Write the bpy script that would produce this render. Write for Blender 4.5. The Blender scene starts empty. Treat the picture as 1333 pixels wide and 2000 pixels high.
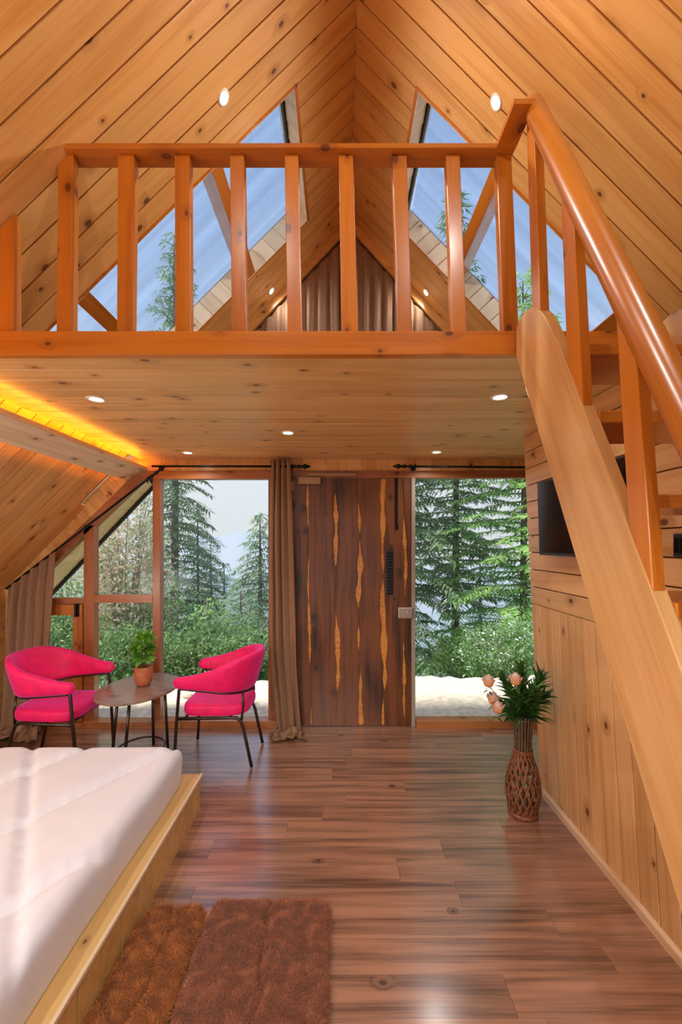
import bpy, math, random
import numpy as np
from mathutils import Vector, Matrix
S = bpy.context.scene
COL = S.collection
V = Vector
# ---------------------------------------------------------------- camera, sky, exposure
# room axes: x right, y away from the camera, z up; the camera stands 1.6 m above the floor
FPX, CX, CY = 820.0, 662.0, 1065.0
cam = bpy.data.cameras.new('camera'); camo = bpy.data.objects.new('camera', cam); COL.objects.link(camo)
camo.location = (0, 0, 1.6); camo.rotation_euler = (math.pi / 2, 0, 0)
cam.sensor_fit = 'HORIZONTAL'; cam.sensor_width = 36.0; cam.lens = 36.0 * FPX / 1333
cam.shift_x = (666.5 - CX) / 1333; cam.shift_y = (CY - 1000) / 1333
cam.clip_start = 0.05; cam.clip_end = 2000
S.camera = camo
S.view_settings.view_transform = 'Standard'; S.view_settings.look = 'None'
S.view_settings.exposure = 0.30; S.view_settings.gamma = 1.0; S.view_settings.use_curve_mapping = False
S.cycles.diffuse_bounces = 6; S.cycles.max_bounces = 14; S.cycles.transparent_max_bounces = 16

W = bpy.data.worlds.new('sky'); S.world = W; W.use_nodes = True
nt = W.node_tree; N = nt.nodes; L = nt.links; N.clear()
wo = N.new('ShaderNodeOutputWorld'); bg = N.new('ShaderNodeBackground')
tc = N.new('ShaderNodeTexCoord'); sx = N.new('ShaderNodeSeparateXYZ'); rp = N.new('ShaderNodeValToRGB')
L.new(tc.outputs['Generated'], sx.inputs[0]); L.new(sx.outputs['Z'], rp.inputs[0])
e = rp.color_ramp.elements
e[0].position = 0.0; e[0].color = (0.74, 0.76, 0.78, 1)
e[1].position = 1.0; e[1].color = (0.24, 0.38, 0.70, 1)
m_ = e.new(0.14); m_.color = (0.74, 0.78, 0.83, 1)
m_ = e.new(0.45); m_.color = (0.40, 0.55, 0.84, 1)
L.new(rp.outputs[0], bg.inputs[0]); bg.inputs[1].default_value = 0.98
L.new(bg.outputs[0], wo.inputs[0])

sun = bpy.data.lights.new('sun', 'SUN'); suno = bpy.data.objects.new('sun', sun); COL.objects.link(suno)
sun.energy = 4.6; sun.angle = math.radians(8); sun.color = (1, 0.95, 0.86)
suno.rotation_euler = V((0.45, 0.05, -0.89)).to_track_quat('-Z', 'Y').to_euler(); suno.location = (0, -6, 12)

LAMP_W = 9.0            # recessed downlights under the loft
ROOF_W = 54.0           # recessed downlights in the roof slopes
FILL_W = 66.0           # unseen pendants added as fill for the near half of the room
WALL_FILL_W = 11.0          # unseen fill lamps added on the low left wall
LAMP_COL = (1.0, 0.97, 0.93)

# ---------------------------------------------------------------- helpers
random.seed(4)
def tag(o, label=None, cat=None, group=None, kind=None):
    if label: o['label'] = label
    if cat: o['category'] = cat
    if group: o['group'] = group
    if kind: o['kind'] = kind
    return o
def empty(name, loc=(0, 0, 0), rz=0.0, parent=None):
    o = bpy.data.objects.new(name, None); o.empty_display_size = 0.1
    o.location = loc; o.rotation_euler = (0, 0, rz); COL.objects.link(o)
    if parent: o.parent = parent
    return o
class MB:
    def __init__(self): self.v = []; self.f = []
    def add(self, vs, fs):
        b = len(self.v); self.v += [tuple(p) for p in vs]; self.f += [tuple(b + i for i in q) for q in fs]; return self
    def box(self, x0, x1, y0, y1, z0, z1):
        return self.hexa([(x0, y0, z0), (x1, y0, z0), (x1, y1, z0), (x0, y1, z0), (x0, y0, z1), (x1, y0, z1), (x1, y1, z1), (x0, y1, z1)])
    def hexa(self, p):
        return self.add(p, [(3, 2, 1, 0), (4, 5, 6, 7), (0, 1, 5, 4), (1, 2, 6, 5), (2, 3, 7, 6), (3, 0, 4, 7)])
    def prism(self, poly, vec):
        n = len(poly); a = [V(p) for p in poly]; b = [p + V(vec) for p in a]
        return self.add(a + b, [tuple(range(n - 1, -1, -1)), tuple(range(n, 2 * n))] + [(i, (i + 1) % n, n + (i + 1) % n, n + i) for i in range(n)])
    def tube(self, pts, r, n=10, closed=False):
        pts = [V(p) for p in pts]; m = len(pts); rs = r if isinstance(r, (list, tuple)) else [r] * m
        up = None; rings = []
        for i, p in enumerate(pts):
            if closed: t = pts[(i + 1) % m] - pts[i - 1]
            else: t = pts[min(i + 1, m - 1)] - pts[max(i - 1, 0)]
            t.normalize()
            if up is None: up = t.orthogonal().normalized()
            else:
                up = (up - t * up.dot(t))
                up = up.normalized() if up.length > 1e-6 else t.orthogonal().normalized()
            w = t.cross(up)
            rings.append([p + (up * math.cos(2 * math.pi * k / n) + w * math.sin(2 * math.pi * k / n)) * rs[i] for k in range(n)])
        vs = [q for rg in rings for q in rg]; fs = []
        for i in range(m if closed else m - 1):
            j = (i + 1) % m
            for k in range(n): fs.append((i * n + k, i * n + (k + 1) % n, j * n + (k + 1) % n, j * n + k))
        if not closed: fs += [tuple(range(n - 1, -1, -1)), tuple(range((m - 1) * n, m * n))]
        return self.add(vs, fs)
    def lathe(self, prof, c=(0, 0, 0), n=32, cap=True):
        vs = []; fs = []
        for (r, z) in prof:
            for k in range(n):
                a = 2 * math.pi * k / n; vs.append((c[0] + r * math.cos(a), c[1] + r * math.sin(a), c[2] + z))
        for i in range(len(prof) - 1):
            for k in range(n): fs.append((i * n + k, i * n + (k + 1) % n, (i + 1) * n + (k + 1) % n, (i + 1) * n + k))
        if cap: fs += [tuple(range(n - 1, -1, -1)), tuple(range((len(prof) - 1) * n, len(prof) * n))]
        return self.add(vs, fs)
    def grid(self, fn, nu, nv, wrap=False):
        vs = [fn(i / nu, j / nv) for j in range(nv + 1) for i in range(nu + 1)]
        fs = [(j * (nu + 1) + i, j * (nu + 1) + i + 1, (j + 1) * (nu + 1) + i + 1, (j + 1) * (nu + 1) + i) for j in range(nv) for i in range(nu)]
        return self.add(vs, fs)
    def mesh(self, name, mat=None, smooth=False, off=(0, 0, 0)):
        me = bpy.data.meshes.new(name)
        o = V(off); me.from_pydata([tuple(V(p) - o) for p in self.v], [], self.f); me.update()
        if mat: me.materials.append(mat)
        if smooth: me.polygons.foreach_set('use_smooth', [True] * len(me.polygons))
        return me
    def build(self, name, mat, parent=None, off=(0, 0, 0), smooth=False, bevel=0.0, solid=0.0, sub=0):
        o = bpy.data.objects.new(name, self.mesh(name, mat, smooth, off)); COL.objects.link(o)
        if parent: o.parent = parent
        if sub:
            q = o.modifiers.new('s', 'SUBSURF'); q.levels = sub; q.render_levels = sub
        if solid:
            q = o.modifiers.new('t', 'SOLIDIFY'); q.thickness = solid; q.offset = 0
        if bevel:
            q = o.modifiers.new('b', 'BEVEL'); q.width = bevel; q.segments = 2; q.limit_method = 'ANGLE'; q.angle_limit = math.radians(40)
        return o
def raw(name, v, f, mat, parent=None):
    me = bpy.data.meshes.new(name)
    v = np.asarray(v, dtype=np.float32); f = np.asarray(f, dtype=np.int32); k = f.shape[1]
    me.vertices.add(len(v)); me.vertices.foreach_set('co', v.ravel())
    me.loops.add(f.size); me.loops.foreach_set('vertex_index', f.ravel())
    me.polygons.add(len(f)); me.polygons.foreach_set('loop_start', np.arange(0, f.size, k, dtype=np.int32))
    me.update(calc_edges=True); me.validate(); me.materials.append(mat)
    o = bpy.data.objects.new(name, me); COL.objects.link(o)
    if parent: o.parent = parent
    return o
def copy_tree(o, parent=None):
    c = o.copy(); COL.objects.link(c)
    if parent: c.parent = parent
    for ch in list(o.children): copy_tree(ch, c)
    return c
def wob(x, s, k=3):                    # smooth repeatable 1-D noise in -1..1
    r = random.Random(s); t = 0; n = 0
    for i in range(k):
        a = r.uniform(0.6, 1.4) * (1.7 ** i); p = r.uniform(0, 6.28); w = 0.62 ** i
        t += w * math.sin(a * x * 6.28 + p); n += w
    return t / n

# ---------------------------------------------------------------- materials
def newmat(name):
    m = bpy.data.materials.new(name); m.use_nodes = True; n = m.node_tree.nodes
    return m, n, m.node_tree.links, n['Principled BSDF']
def setp(p, **k):
    for a, b in k.items():
        i = p.inputs.get(a.replace('_', ' '))
        if i is not None: i.default_value = b
def plain(name, col, rough=0.5, metal=0.0, var=0.0, scale=30, bump=0.0, coat=0.0, sheen=0.0, sheencol=None):
    m, n, l, p = newmat(name)
    setp(p, Base_Color=(*col, 1), Roughness=rough, Metallic=metal, Coat_Weight=coat, Sheen_Weight=sheen)
    if sheencol: p.inputs['Sheen Tint'].default_value = (*sheencol, 1)
    if sheen: p.inputs['Sheen Roughness'].default_value = 0.4
    t = n.new('ShaderNodeTexCoord'); z = n.new('ShaderNodeTexNoise'); z.inputs['Scale'].default_value = scale; z.inputs['Detail'].default_value = 4
    l.new(t.outputs['Object'], z.inputs[0])
    if var:
        h = n.new('ShaderNodeHueSaturation'); h.inputs['Color'].default_value = (*col, 1)
        r = n.new('ShaderNodeMapRange'); r.inputs[3].default_value = 1 - var; r.inputs[4].default_value = 1 + var
        r.inputs[1].default_value = 0.3; r.inputs[2].default_value = 0.7
        l.new(z.outputs[0], r.inputs[0]); l.new(r.outputs[0], h.inputs['Value']); l.new(h.outputs[0], p.inputs['Base Color'])
    if bump:
        b = n.new('ShaderNodeBump'); b.inputs['Strength'].default_value = bump; b.inputs['Distance'].default_value = 0.01
        l.new(z.outputs[0], b.inputs['Height']); l.new(b.outputs[0], p.inputs['Normal'])
    return m
def wood(name, light, dark, knot, rot=(0, 0, 0), rough=0.38, coat=0.25, knots=0.34, tint=0.10, grain=22.0, coatr=0.18, broad=0.5):
    """varnished softwood, grain along local x after the rotation; each object gets its own offset and tint"""
    m, n, l, p = newmat(name)
    t = n.new('ShaderNodeTexCoord'); oi = n.new('ShaderNodeObjectInfo')
    sc = n.new('ShaderNodeVectorMath'); sc.operation = 'SCALE'; sc.inputs[0].default_value = (41.3, 17.7, 29.1)
    l.new(oi.outputs['Random'], sc.inputs['Scale'])
    ro = n.new('ShaderNodeMapping'); ro.inputs['Rotation'].default_value = rot
    l.new(t.outputs['Object'], ro.inputs[0])
    ad = n.new('ShaderNodeVectorMath'); ad.operation = 'ADD'; l.new(ro.outputs[0], ad.inputs[0]); l.new(sc.outputs[0], ad.inputs[1])
    def mp(s):
        q = n.new('ShaderNodeMapping'); q.inputs['Scale'].default_value = s; l.new(ad.outputs[0], q.inputs[0]); return q
    # knots
    vo = n.new('ShaderNodeTexVoronoi'); vo.voronoi_dimensions = '2D'; vo.inputs['Scale'].default_value = 1.0; q = mp((4.4, 7.0, 7.0))
    s3 = n.new('ShaderNodeSeparateXYZ'); l.new(q.outputs[0], s3.inputs[0]); yz = n.new('ShaderNodeMath'); yz.operation = 'ADD'; l.new(s3.outputs[1], yz.inputs[0]); l.new(s3.outputs[2], yz.inputs[1])
    c3 = n.new('ShaderNodeCombineXYZ'); l.new(s3.outputs[0], c3.inputs[0]); l.new(yz.outputs[0], c3.inputs[1]); l.new(c3.outputs[0], vo.inputs['Vector'])
    sp = n.new('ShaderNodeSeparateColor'); l.new(vo.outputs['Color'], sp.inputs[0])
    gt = n.new('ShaderNodeMath'); gt.operation = 'LESS_THAN'; gt.inputs[1].default_value = knots; l.new(sp.outputs[0], gt.inputs[0])
    rad = n.new('ShaderNodeMapRange'); rad.inputs[3].default_value = 0.035; rad.inputs[4].default_value = 0.105; l.new(sp.outputs[1], rad.inputs[0])
    dv = n.new('ShaderNodeMath'); dv.operation = 'DIVIDE'; l.new(vo.outputs['Distance'], dv.inputs[0]); l.new(rad.outputs[0], dv.inputs[1])
    kr = n.new('ShaderNodeMapRange'); kr.interpolation_type = 'SMOOTHSTEP'
    for i, x in enumerate((0.7, 1.15, 1.0, 0.0)): kr.inputs[1 + i].default_value = x
    l.new(dv.outputs[0], kr.inputs[0])
    km = n.new('ShaderNodeMath'); km.operation = 'MULTIPLY'; l.new(kr.outputs[0], km.inputs[0]); l.new(gt.outputs[0], km.inputs[1])
    halo = n.new('ShaderNodeMapRange'); halo.interpolation_type = 'SMOOTHSTEP'
    for i, x in enumerate((0.8, 4.2, 1.0, 0.0)): halo.inputs[1 + i].default_value = x
    l.new(dv.outputs[0], halo.inputs[0])
    hm = n.new('ShaderNodeMath'); hm.operation = 'MULTIPLY'; l.new(halo.outputs[0], hm.inputs[0]); l.new(gt.outputs[0], hm.inputs[1])
    # grain, pushed aside around knots
    g1 = n.new('ShaderNodeTexNoise'); g1.inputs['Detail'].default_value = 4; g1.inputs['Distortion'].default_value = 0.4; g1.inputs['Scale'].default_value = 1
    q = mp((1.1, grain, grain)); sh = n.new('ShaderNodeVectorMath'); sh.operation = 'ADD'
    cb = n.new('ShaderNodeCombineXYZ'); l.new(hm.outputs[0], cb.inputs[1]); l.new(hm.outputs[0], cb.inputs[2])
    l.new(q.outputs[0], sh.inputs[0]); l.new(cb.outputs[0], sh.inputs[1]); l.new(sh.outputs[0], g1.inputs[0])
    g2 = n.new('ShaderNodeTexNoise'); g2.inputs['Detail'].default_value = 2; g2.inputs['Scale'].default_value = 1
    q2 = mp((3.0, grain * 8, grain * 8)); l.new(q2.outputs[0], g2.inputs[0])
    g3 = n.new('ShaderNodeTexNoise'); g3.inputs['Detail'].default_value = 2; g3.inputs['Scale'].default_value = 1
    q3 = mp((1.6, 3.0, 3.0)); l.new(q3.outputs[0], g3.inputs[0])
    mx = n.new('ShaderNodeMath'); mx.operation = 'MULTIPLY_ADD'; mx.inputs[1].default_value = 0.35; l.new(g2.outputs[0], mx.inputs[0]); l.new(g1.outputs[0], mx.inputs[2])
    mx2 = n.new('ShaderNodeMath'); mx2.operation = 'MULTIPLY_ADD'; mx2.inputs[1].default_value = broad; l.new(g3.outputs[0], mx2.inputs[0]); l.new(mx.outputs[0], mx2.inputs[2])
    r = n.new('ShaderNodeValToRGB'); r.color_ramp.elements[0].position = 0.66; r.color_ramp.elements[0].color = (*dark, 1)
    r.color_ramp.elements[1].position = 1.06 if False else 1.0; r.color_ramp.elements[1].color = (*light, 1)
    l.new(mx2.outputs[0], r.inputs[0])
    m1 = n.new('ShaderNodeMix'); m1.data_type = 'RGBA'; m1.inputs[7].default_value = (*[0.55 * a + 0.45 * b for a, b in zip(dark, knot)], 1)
    hf = n.new('ShaderNodeMath'); hf.operation = 'MULTIPLY'; hf.inputs[1].default_value = 0.55; l.new(hm.outputs[0], hf.inputs[0])
    l.new(hf.outputs[0], m1.inputs[0]); l.new(r.outputs[0], m1.inputs[6])
    m2 = n.new('ShaderNodeMix'); m2.data_type = 'RGBA'; m2.inputs[7].default_value = (*knot, 1)
    kf = n.new('ShaderNodeMath'); kf.operation = 'MULTIPLY'; kf.inputs[1].default_value = 0.9; l.new(km.outputs[0], kf.inputs[0])
    l.new(kf.outputs[0], m2.inputs[0]); l.new(m1.outputs[2], m2.inputs[6])
    h = n.new('ShaderNodeHueSaturation'); vr = n.new('ShaderNodeMapRange'); vr.inputs[3].default_value = 1 - tint; vr.inputs[4].default_value = 1 + tint
    l.new(oi.outputs['Random'], vr.inputs[0]); l.new(vr.outputs[0], h.inputs['Value']); l.new(m2.outputs[2], h.inputs['Color'])
    l.new(h.outputs[0], p.inputs['Base Color'])
    b = n.new('ShaderNodeBump'); b.inputs['Strength'].default_value = 0.06; b.inputs['Distance'].default_value = 0.004
    l.new(mx.outputs[0], b.inputs['Height']); l.new(b.outputs[0], p.inputs['Normal'])
    setp(p, Roughness=rough, Coat_Weight=coat, Coat_Roughness=coatr)
    return m
RZ = math.pi / 2
KN = (0.13, 0.035, 0.008)
PL, PD = (0.74, 0.335, 0.10), (0.56, 0.195, 0.036)
M_roof = wood('pine_roof', (0.77, 0.41, 0.125), (0.60, 0.265, 0.055), KN)
M_back = plain('dark_backing', (0.16, 0.055, 0.012), 0.8)
M_loft = wood('pine_loft_underside', (0.79, 0.49, 0.20), (0.63, 0.345, 0.11), (0.16, 0.05, 0.012))
M_wall = wood('pine_wall', (0.74, 0.44, 0.19), (0.56, 0.28, 0.085), KN, knots=0.28)
RAILC = ((0.56, 0.180, 0.014), (0.42, 0.110, 0.005), (0.13, 0.03, 0.006))
M_rx = wood('rail_wood_x', *RAILC, rough=0.3, coat=0.5, knots=0.3)
M_rz = wood('rail_wood_z', *RAILC, rot=(0, RZ, 0), rough=0.3, coat=0.5, knots=0.3)
M_ry = wood('rail_wood_y', *RAILC, rot=(0, 0, RZ), rough=0.3, coat=0.5, knots=0.3)
STC = ((0.66, 0.38, 0.15), (0.54, 0.27, 0.085), (0.14, 0.05, 0.015))
STA = math.atan2(1.88, 1.0)
def rot_for(v):           # euler that brings direction v onto x
    return tuple(V(v).normalized().rotation_difference(V((1, 0, 0))).to_euler())
M_str = wood('stringer_wood', *STC, rot=rot_for((0, 1, 1.88)), rough=0.3, coat=0.4, knots=0.3, grain=14)
M_hand = wood('handrail_wood', (0.54, 0.180, 0.016), (0.40, 0.110, 0.006), (0.13, 0.03, 0.006), rot=rot_for((0, 1, 1.98)), rough=0.32, coat=0.45, knots=0.2, coatr=0.24)
M_cove = wood('cove_board_wood', (0.84, 0.68, 0.45), (0.68, 0.49, 0.28), (0.16, 0.07, 0.03), rot=(0, 0, RZ), rough=0.5, coat=0.1)
M_bedz = wood('bed_board_z', (0.70, 0.44, 0.16), (0.56, 0.31, 0.085), (0.16, 0.06, 0.015), rot=(0, RZ, 0), knots=0.25, rough=0.4)
M_bedy = wood('bed_board_y', (0.70, 0.44, 0.16), (0.56, 0.31, 0.085), (0.16, 0.06, 0.015), rot=(0, 0, RZ), knots=0.25, rough=0.4)
M_pale = wood('pale_pine', (0.90, 0.77, 0.52), (0.78, 0.60, 0.34), (0.25, 0.13, 0.06), knots=0.35)
M_soff = wood('soffit_pine', (0.90, 0.74, 0.42), (0.75, 0.55, 0.26), (0.22, 0.10, 0.03), rot=(0, 0, RZ))
FRC = ((0.42, 0.150, 0.048), (0.28, 0.083, 0.023), (0.10, 0.02, 0.006))
M_fx = wood('frame_wood_x', *FRC, knots=0.1, rough=0.35, coat=0.3)
M_fz = wood('frame_wood_z', *FRC, rot=(0, RZ, 0), knots=0.1, rough=0.35, coat=0.3)
M_casz = wood('casement_wood', (0.55, 0.19, 0.035), (0.38, 0.105, 0.016), (0.12, 0.03, 0.006), rot=(0, RZ, 0), knots=0.2)
M_sill = wood('sill_wood', (0.50, 0.20, 0.06), (0.36, 0.115, 0.03), (0.12, 0.03, 0.01), knots=0.1)
M_base = wood('skirting_pine', (0.80, 0.56, 0.36), (0.66, 0.40, 0.21), (0.3, 0.15, 0.08), rot=(0, 0, RZ), knots=0.05)
M_floor = wood('dark_laminate', (0.44, 0.225, 0.135), (0.135, 0.062, 0.038), (0.05, 0.02, 0.012), knots=0.035, rough=0.32, coat=1.0, tint=0.05, grain=20, coatr=0.20, broad=0.38)
M_floor.node_tree.nodes['Principled BSDF'].inputs['Coat IOR'].default_value = 1.85
M_doord = wood('dark_slab_wood', (0.20, 0.064, 0.015), (0.026, 0.008, 0.003), (0.022, 0.008, 0.004), rot=(0, RZ, 0), knots=0.2, rough=0.38, coat=0.25, tint=0.12, grain=16)
M_sap = plain('sapwood', (0.72, 0.30, 0.05), 0.35, var=0.3, scale=40, bump=0.5, coat=0.3)
M_black = plain('black_metal', (0.012, 0.011, 0.011), 0.35, 0.6)
M_screen = plain('tv_screen', (0.004, 0.004, 0.005), 0.12)
M_bez = plain('tv_bezel', (0.02, 0.02, 0.024), 0.35)
M_leg = plain('bronze_metal', (0.085, 0.066, 0.055), 0.34, 0.85)
M_pink = plain('pink_velvet', (0.88, 0.004, 0.135), 0.6, var=0.12, scale=14, sheen=1.0, sheencol=(1.0, 0.16, 0.80))
M_ttop = wood('grey_brown_table', (0.30, 0.20, 0.15), (0.13, 0.08, 0.06), (0.05, 0.03, 0.02), rot=(0, 0, 0.5), knots=0.15, rough=0.3, coat=0.35)
M_terra = plain('terracotta', (0.46, 0.135, 0.05), 0.6, var=0.2, scale=40, bump=0.25)
M_soil = plain('soil', (0.05, 0.03, 0.02), 0.9, bump=0.8)
M_curt = plain('brown_curtain', (0.30, 0.168, 0.092), 0.75, var=0.12, scale=60, sheen=0.12, sheencol=(0.9, 0.7, 0.5))
M_white = plain('quilt_cotton', (0.80, 0.81, 0.88), 0.8, var=0.03, scale=6, sheen=0.2)
M_rug1 = plain('brown_fur', (0.36, 0.128, 0.064), 0.9, var=0.14, scale=20, sheen=0.5, sheencol=(0.9, 0.55, 0.4))
M_rug2 = plain('rust_fur', (0.44, 0.150, 0.036), 0.9, var=0.16, scale=18, sheen=0.4, sheencol=(0.9, 0.5, 0.3))
M_steel = plain('steel', (0.62, 0.58, 0.52), 0.28, 1.0)
M_tan = plain('tan_metal', (0.42, 0.26, 0.13), 0.4, 0.3)
M_ring = plain('lamp_ring', (0.85, 0.80, 0.72), 0.3)
M_mat = plain('loft_mattress_edge', (0.035, 0.02, 0.014), 0.8)
M_weave = plain('rattan', (0.22, 0.075, 0.028), 0.45, var=0.45, scale=55, coat=0.2)
M_slat = plain('vase_slat', (0.13, 0.070, 0.042), 0.45, var=0.35, scale=40, coat=0.2)
M_dark = plain('vase_liner', (0.04, 0.02, 0.012), 0.7)
def leafmat(name, c1, c2, rough=0.45, trans=0.25):
    m, n, l, p = newmat(name)
    g = n.new('ShaderNodeNewGeometry'); oi = n.new('ShaderNodeObjectInfo')
    a = n.new('ShaderNodeMath'); a.operation = 'ADD'; l.new(g.outputs['Random Per Island'], a.inputs[0]); l.new(oi.outputs['Random'], a.inputs[1])
    fr = n.new('ShaderNodeMath'); fr.operation = 'FRACT'; l.new(a.outputs[0], fr.inputs[0])
    r = n.new('ShaderNodeValToRGB'); r.color_ramp.elements[0].color = (*c1, 1); r.color_ramp.elements[1].color = (*c2, 1); l.new(fr.outputs[0], r.inputs[0])
    l.new(r.outputs[0], p.inputs['Base Color']); setp(p, Roughness=rough)
    if trans:
        tr = n.new('ShaderNodeBsdfTranslucent'); l.new(r.outputs[0], tr.inputs[0]); mx = n.new('ShaderNodeMixShader'); mx.inputs[0].default_value = trans
        l.new(p.outputs[0], mx.inputs[1]); l.new(tr.outputs[0], mx.inputs[2]); l.new(mx.outputs[0], n['Material Output'].inputs[0])
    return m
M_lf = leafmat('bouquet_leaf', (0.022, 0.065, 0.016), (0.10, 0.26, 0.045), 0.35, 0.1)
M_lfy = leafmat('bouquet_leaf_yellow', (0.20, 0.22, 0.03), (0.25, 0.26, 0.05), 0.4, 0.1)
M_pot = leafmat('pot_leaf', (0.10, 0.36, 0.03), (0.28, 0.60, 0.06), 0.4, 0.3)
M_stem = plain('green_stem', (0.16, 0.20, 0.06), 0.6)
M_petal = leafmat('peach_petal', (0.80, 0.58, 0.48), (0.86, 0.74, 0.72), 0.6, 0.2)
M_core = plain('bloom_core', (0.75, 0.33, 0.13), 0.7, var=0.2)
def emis(name, col, s):
    m = bpy.data.materials.new(name); m.use_nodes = True; n = m.node_tree.nodes; n.clear()
    o = n.new('ShaderNodeOutputMaterial'); em = n.new('ShaderNodeEmission'); em.inputs[0].default_value = (*col, 1); em.inputs[1].default_value = s
    m.node_tree.links.new(em.outputs[0], o.inputs[0]); return m
M_lamp = emis('lamp_lens', (1.0, 0.88, 0.66), 14.0)
M_led = emis('led_strip', (1.0, 0.36, 0.015), 24.0)
def glassmat(name, tint, ior=1.45, rough=0.0, stripes=None):
    m = bpy.data.materials.new(name); m.use_nodes = True; n = m.node_tree.nodes; l = m.node_tree.links; n.clear()
    o = n.new('ShaderNodeOutputMaterial'); t = n.new('ShaderNodeBsdfTransparent'); t.inputs[0].default_value = (*tint, 1)
    g = n.new('ShaderNodeBsdfGlossy'); g.inputs['Roughness'].default_value = rough; lw = n.new('ShaderNodeLayerWeight'); lw.inputs[0].default_value = 0.5; pw = n.new('ShaderNodeMath'); pw.operation = 'POWER'; pw.inputs[1].default_value = 5
    f = n.new('ShaderNodeMapRange'); f0 = ((ior - 1) / (ior + 1)) ** 2; f.inputs[3].default_value = f0; f.inputs[4].default_value = 0.9
    l.new(lw.outputs['Facing'], pw.inputs[0]); l.new(pw.outputs[0], f.inputs[0])
    x = n.new('ShaderNodeMixShader'); l.new(f.outputs[0], x.inputs[0]); l.new(t.outputs[0], x.inputs[1]); l.new(g.outputs[0], x.inputs[2]); l.new(x.outputs[0], o.inputs[0])
    if stripes:           # moulded ribs of the roof sheet
        tc = n.new('ShaderNodeTexCoord'); mp = n.new('ShaderNodeMapping'); mp.inputs['Scale'].default_value = (0.25, stripes, 0.0)
        z = n.new('ShaderNodeTexNoise'); z.inputs['Scale'].default_value = 1.0; z.inputs['Detail'].default_value = 2
        l.new(tc.outputs['Object'], mp.inputs[0]); l.new(mp.outputs[0], z.inputs[0])
        r = n.new('ShaderNodeValToRGB'); r.color_ramp.elements[0].position = 0.35; r.color_ramp.elements[1].position = 0.7
        r.color_ramp.elements[0].color = (*[c * 0.86 for c in tint], 1); r.color_ramp.elements[1].color = (*tint, 1)
        l.new(z.outputs[0], r.inputs[0]); l.new(r.outputs[0], t.inputs[0])
    return m
M_glass = glassmat('window_glass', (0.97, 0.985, 0.98), 1.16)
M_sky = glassmat('skylight_sheet', (0.93, 0.96, 0.98), 1.2, 0.05, stripes=9.0)

# ---------------------------------------------------------------- planks
_pc = {}
GAP = 0.0010
def plank_mesh(Ln, Wd, T=0.018, c=0.005, mat=None):
    k = (round(Ln, 3), round(Wd, 4), T, c, mat.name, GAP)
    if k not in _pc:
        h = Wd / 2 - GAP / 2
        sec = [(-h, -T), (h, -T), (h, -c), (h - c, 0), (-h + c, 0), (-h, -c)]
        mb = MB(); mb.prism([(0, y, z) for y, z in sec], (Ln, 0, 0)); _pc[k] = mb.mesh('plank', mat)
    return _pc[k]
def plank(parent, mat, p, xdir, nrm, Ln, Wd, T=0.018, c=0.005, name='plank'):
    X = V(xdir).normalized(); Z = V(nrm); Z = (Z - X * Z.dot(X)).normalized(); Y = Z.cross(X)
    o = bpy.data.objects.new(name, plank_mesh(Ln, Wd, T, c, mat)); COL.objects.link(o)
    M = Matrix.Identity(4)
    for i in range(3): M[i][0] = X[i]; M[i][1] = Y[i]; M[i][2] = Z[i]; M[i][3] = p[i]
    o.parent = parent; o.matrix_local = M
    return o

# ================================================================ STRUCTURE
D = 3.72                                  # inner face of the far gable
XR, ZR, TL, TR, DLT = 0.095, 4.413, 1.055, 1.10, 0.06
H1A, H1B = 0.335, 1.80                    # skylight openings, horizontal distance from the ridge
HD0, HD1 = 2.28, 3.20
def roofpt(side, a, d0, h=0.0):           # h > 0 is towards the outside
    t = TL if side < 0 else TR; n = math.sqrt(1 + t * t)
    return V((XR + side * a + side * h * t / n, d0 - DLT * a, ZR - t * a + h / n))
def rnorm(side):
    t = TL if side < 0 else TR; n = math.sqrt(1 + t * t); return V((-side * t / n, 0, -1 / n))
def zroof(x):
    return ZR - (TL * (XR - x) if x < XR else TR * (x - XR))

for side, nm, amax in ((-1, 'ceiling_left', 3.10), (1, 'ceiling_right', 3.9)):
    mb = MB()
    def slab(a0, a1, d0, d1, h0=0.02, h1=0.15):
        mb.hexa([roofpt(side, a0, d0, h0), roofpt(side, a1, d0, h0), roofpt(side, a1, d1, h0), roofpt(side, a0, d1, h0),
                 roofpt(side, a0, d0, h1), roofpt(side, a1, d0, h1), roofpt(side, a1, d1, h1), roofpt(side, a0, d1, h1)])
    slab(-0.05, amax + 0.6, -3.1, HD0); slab(-0.05, H1A, HD0, HD1); slab(H1B, amax + 0.6, HD0, HD1); slab(-0.05, amax + 0.6, HD1, 3.80)
    roof = tag(mb.build(nm, M_back), kind='structure')
    GAP = 0.0075
    t = TL if side < 0 else TR; nn = math.sqrt(1 + t * t)
    xd = V((side, -DLT, -t)); w = 0.1227
    k0 = int(round((HD0 - 0.3) / w))
    for k in range(-k0, 14):
        y0 = HD0 + k * w; y1 = y0 + w; ym = (y0 + y1) / 2
        alo = max(0.0, (y1 - 3.735) / DLT)
        end = amax if side < 0 else 2.35
        if alo >= end: continue
        segs = [(alo, end, y0, y1)]
        if y1 > HD0 + 1e-4 and y0 < HD1 - 1e-4:
            segs = [(alo, H1A, y0, y1), (H1B, end, y0, y1)]
            if y1 > HD1 + 0.01: segs.append((H1A, H1B, HD1, y1))
        for a0, a1, q0, q1 in segs:
            plank(roof, M_roof, roofpt(side, a0, (q0 + q1) / 2), xd, rnorm(side), (a1 - a0) * math.sqrt(1 + t * t + DLT * DLT), q1 - q0, T=0.019, c=0.0015)

GAP = 0.0015
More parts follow.
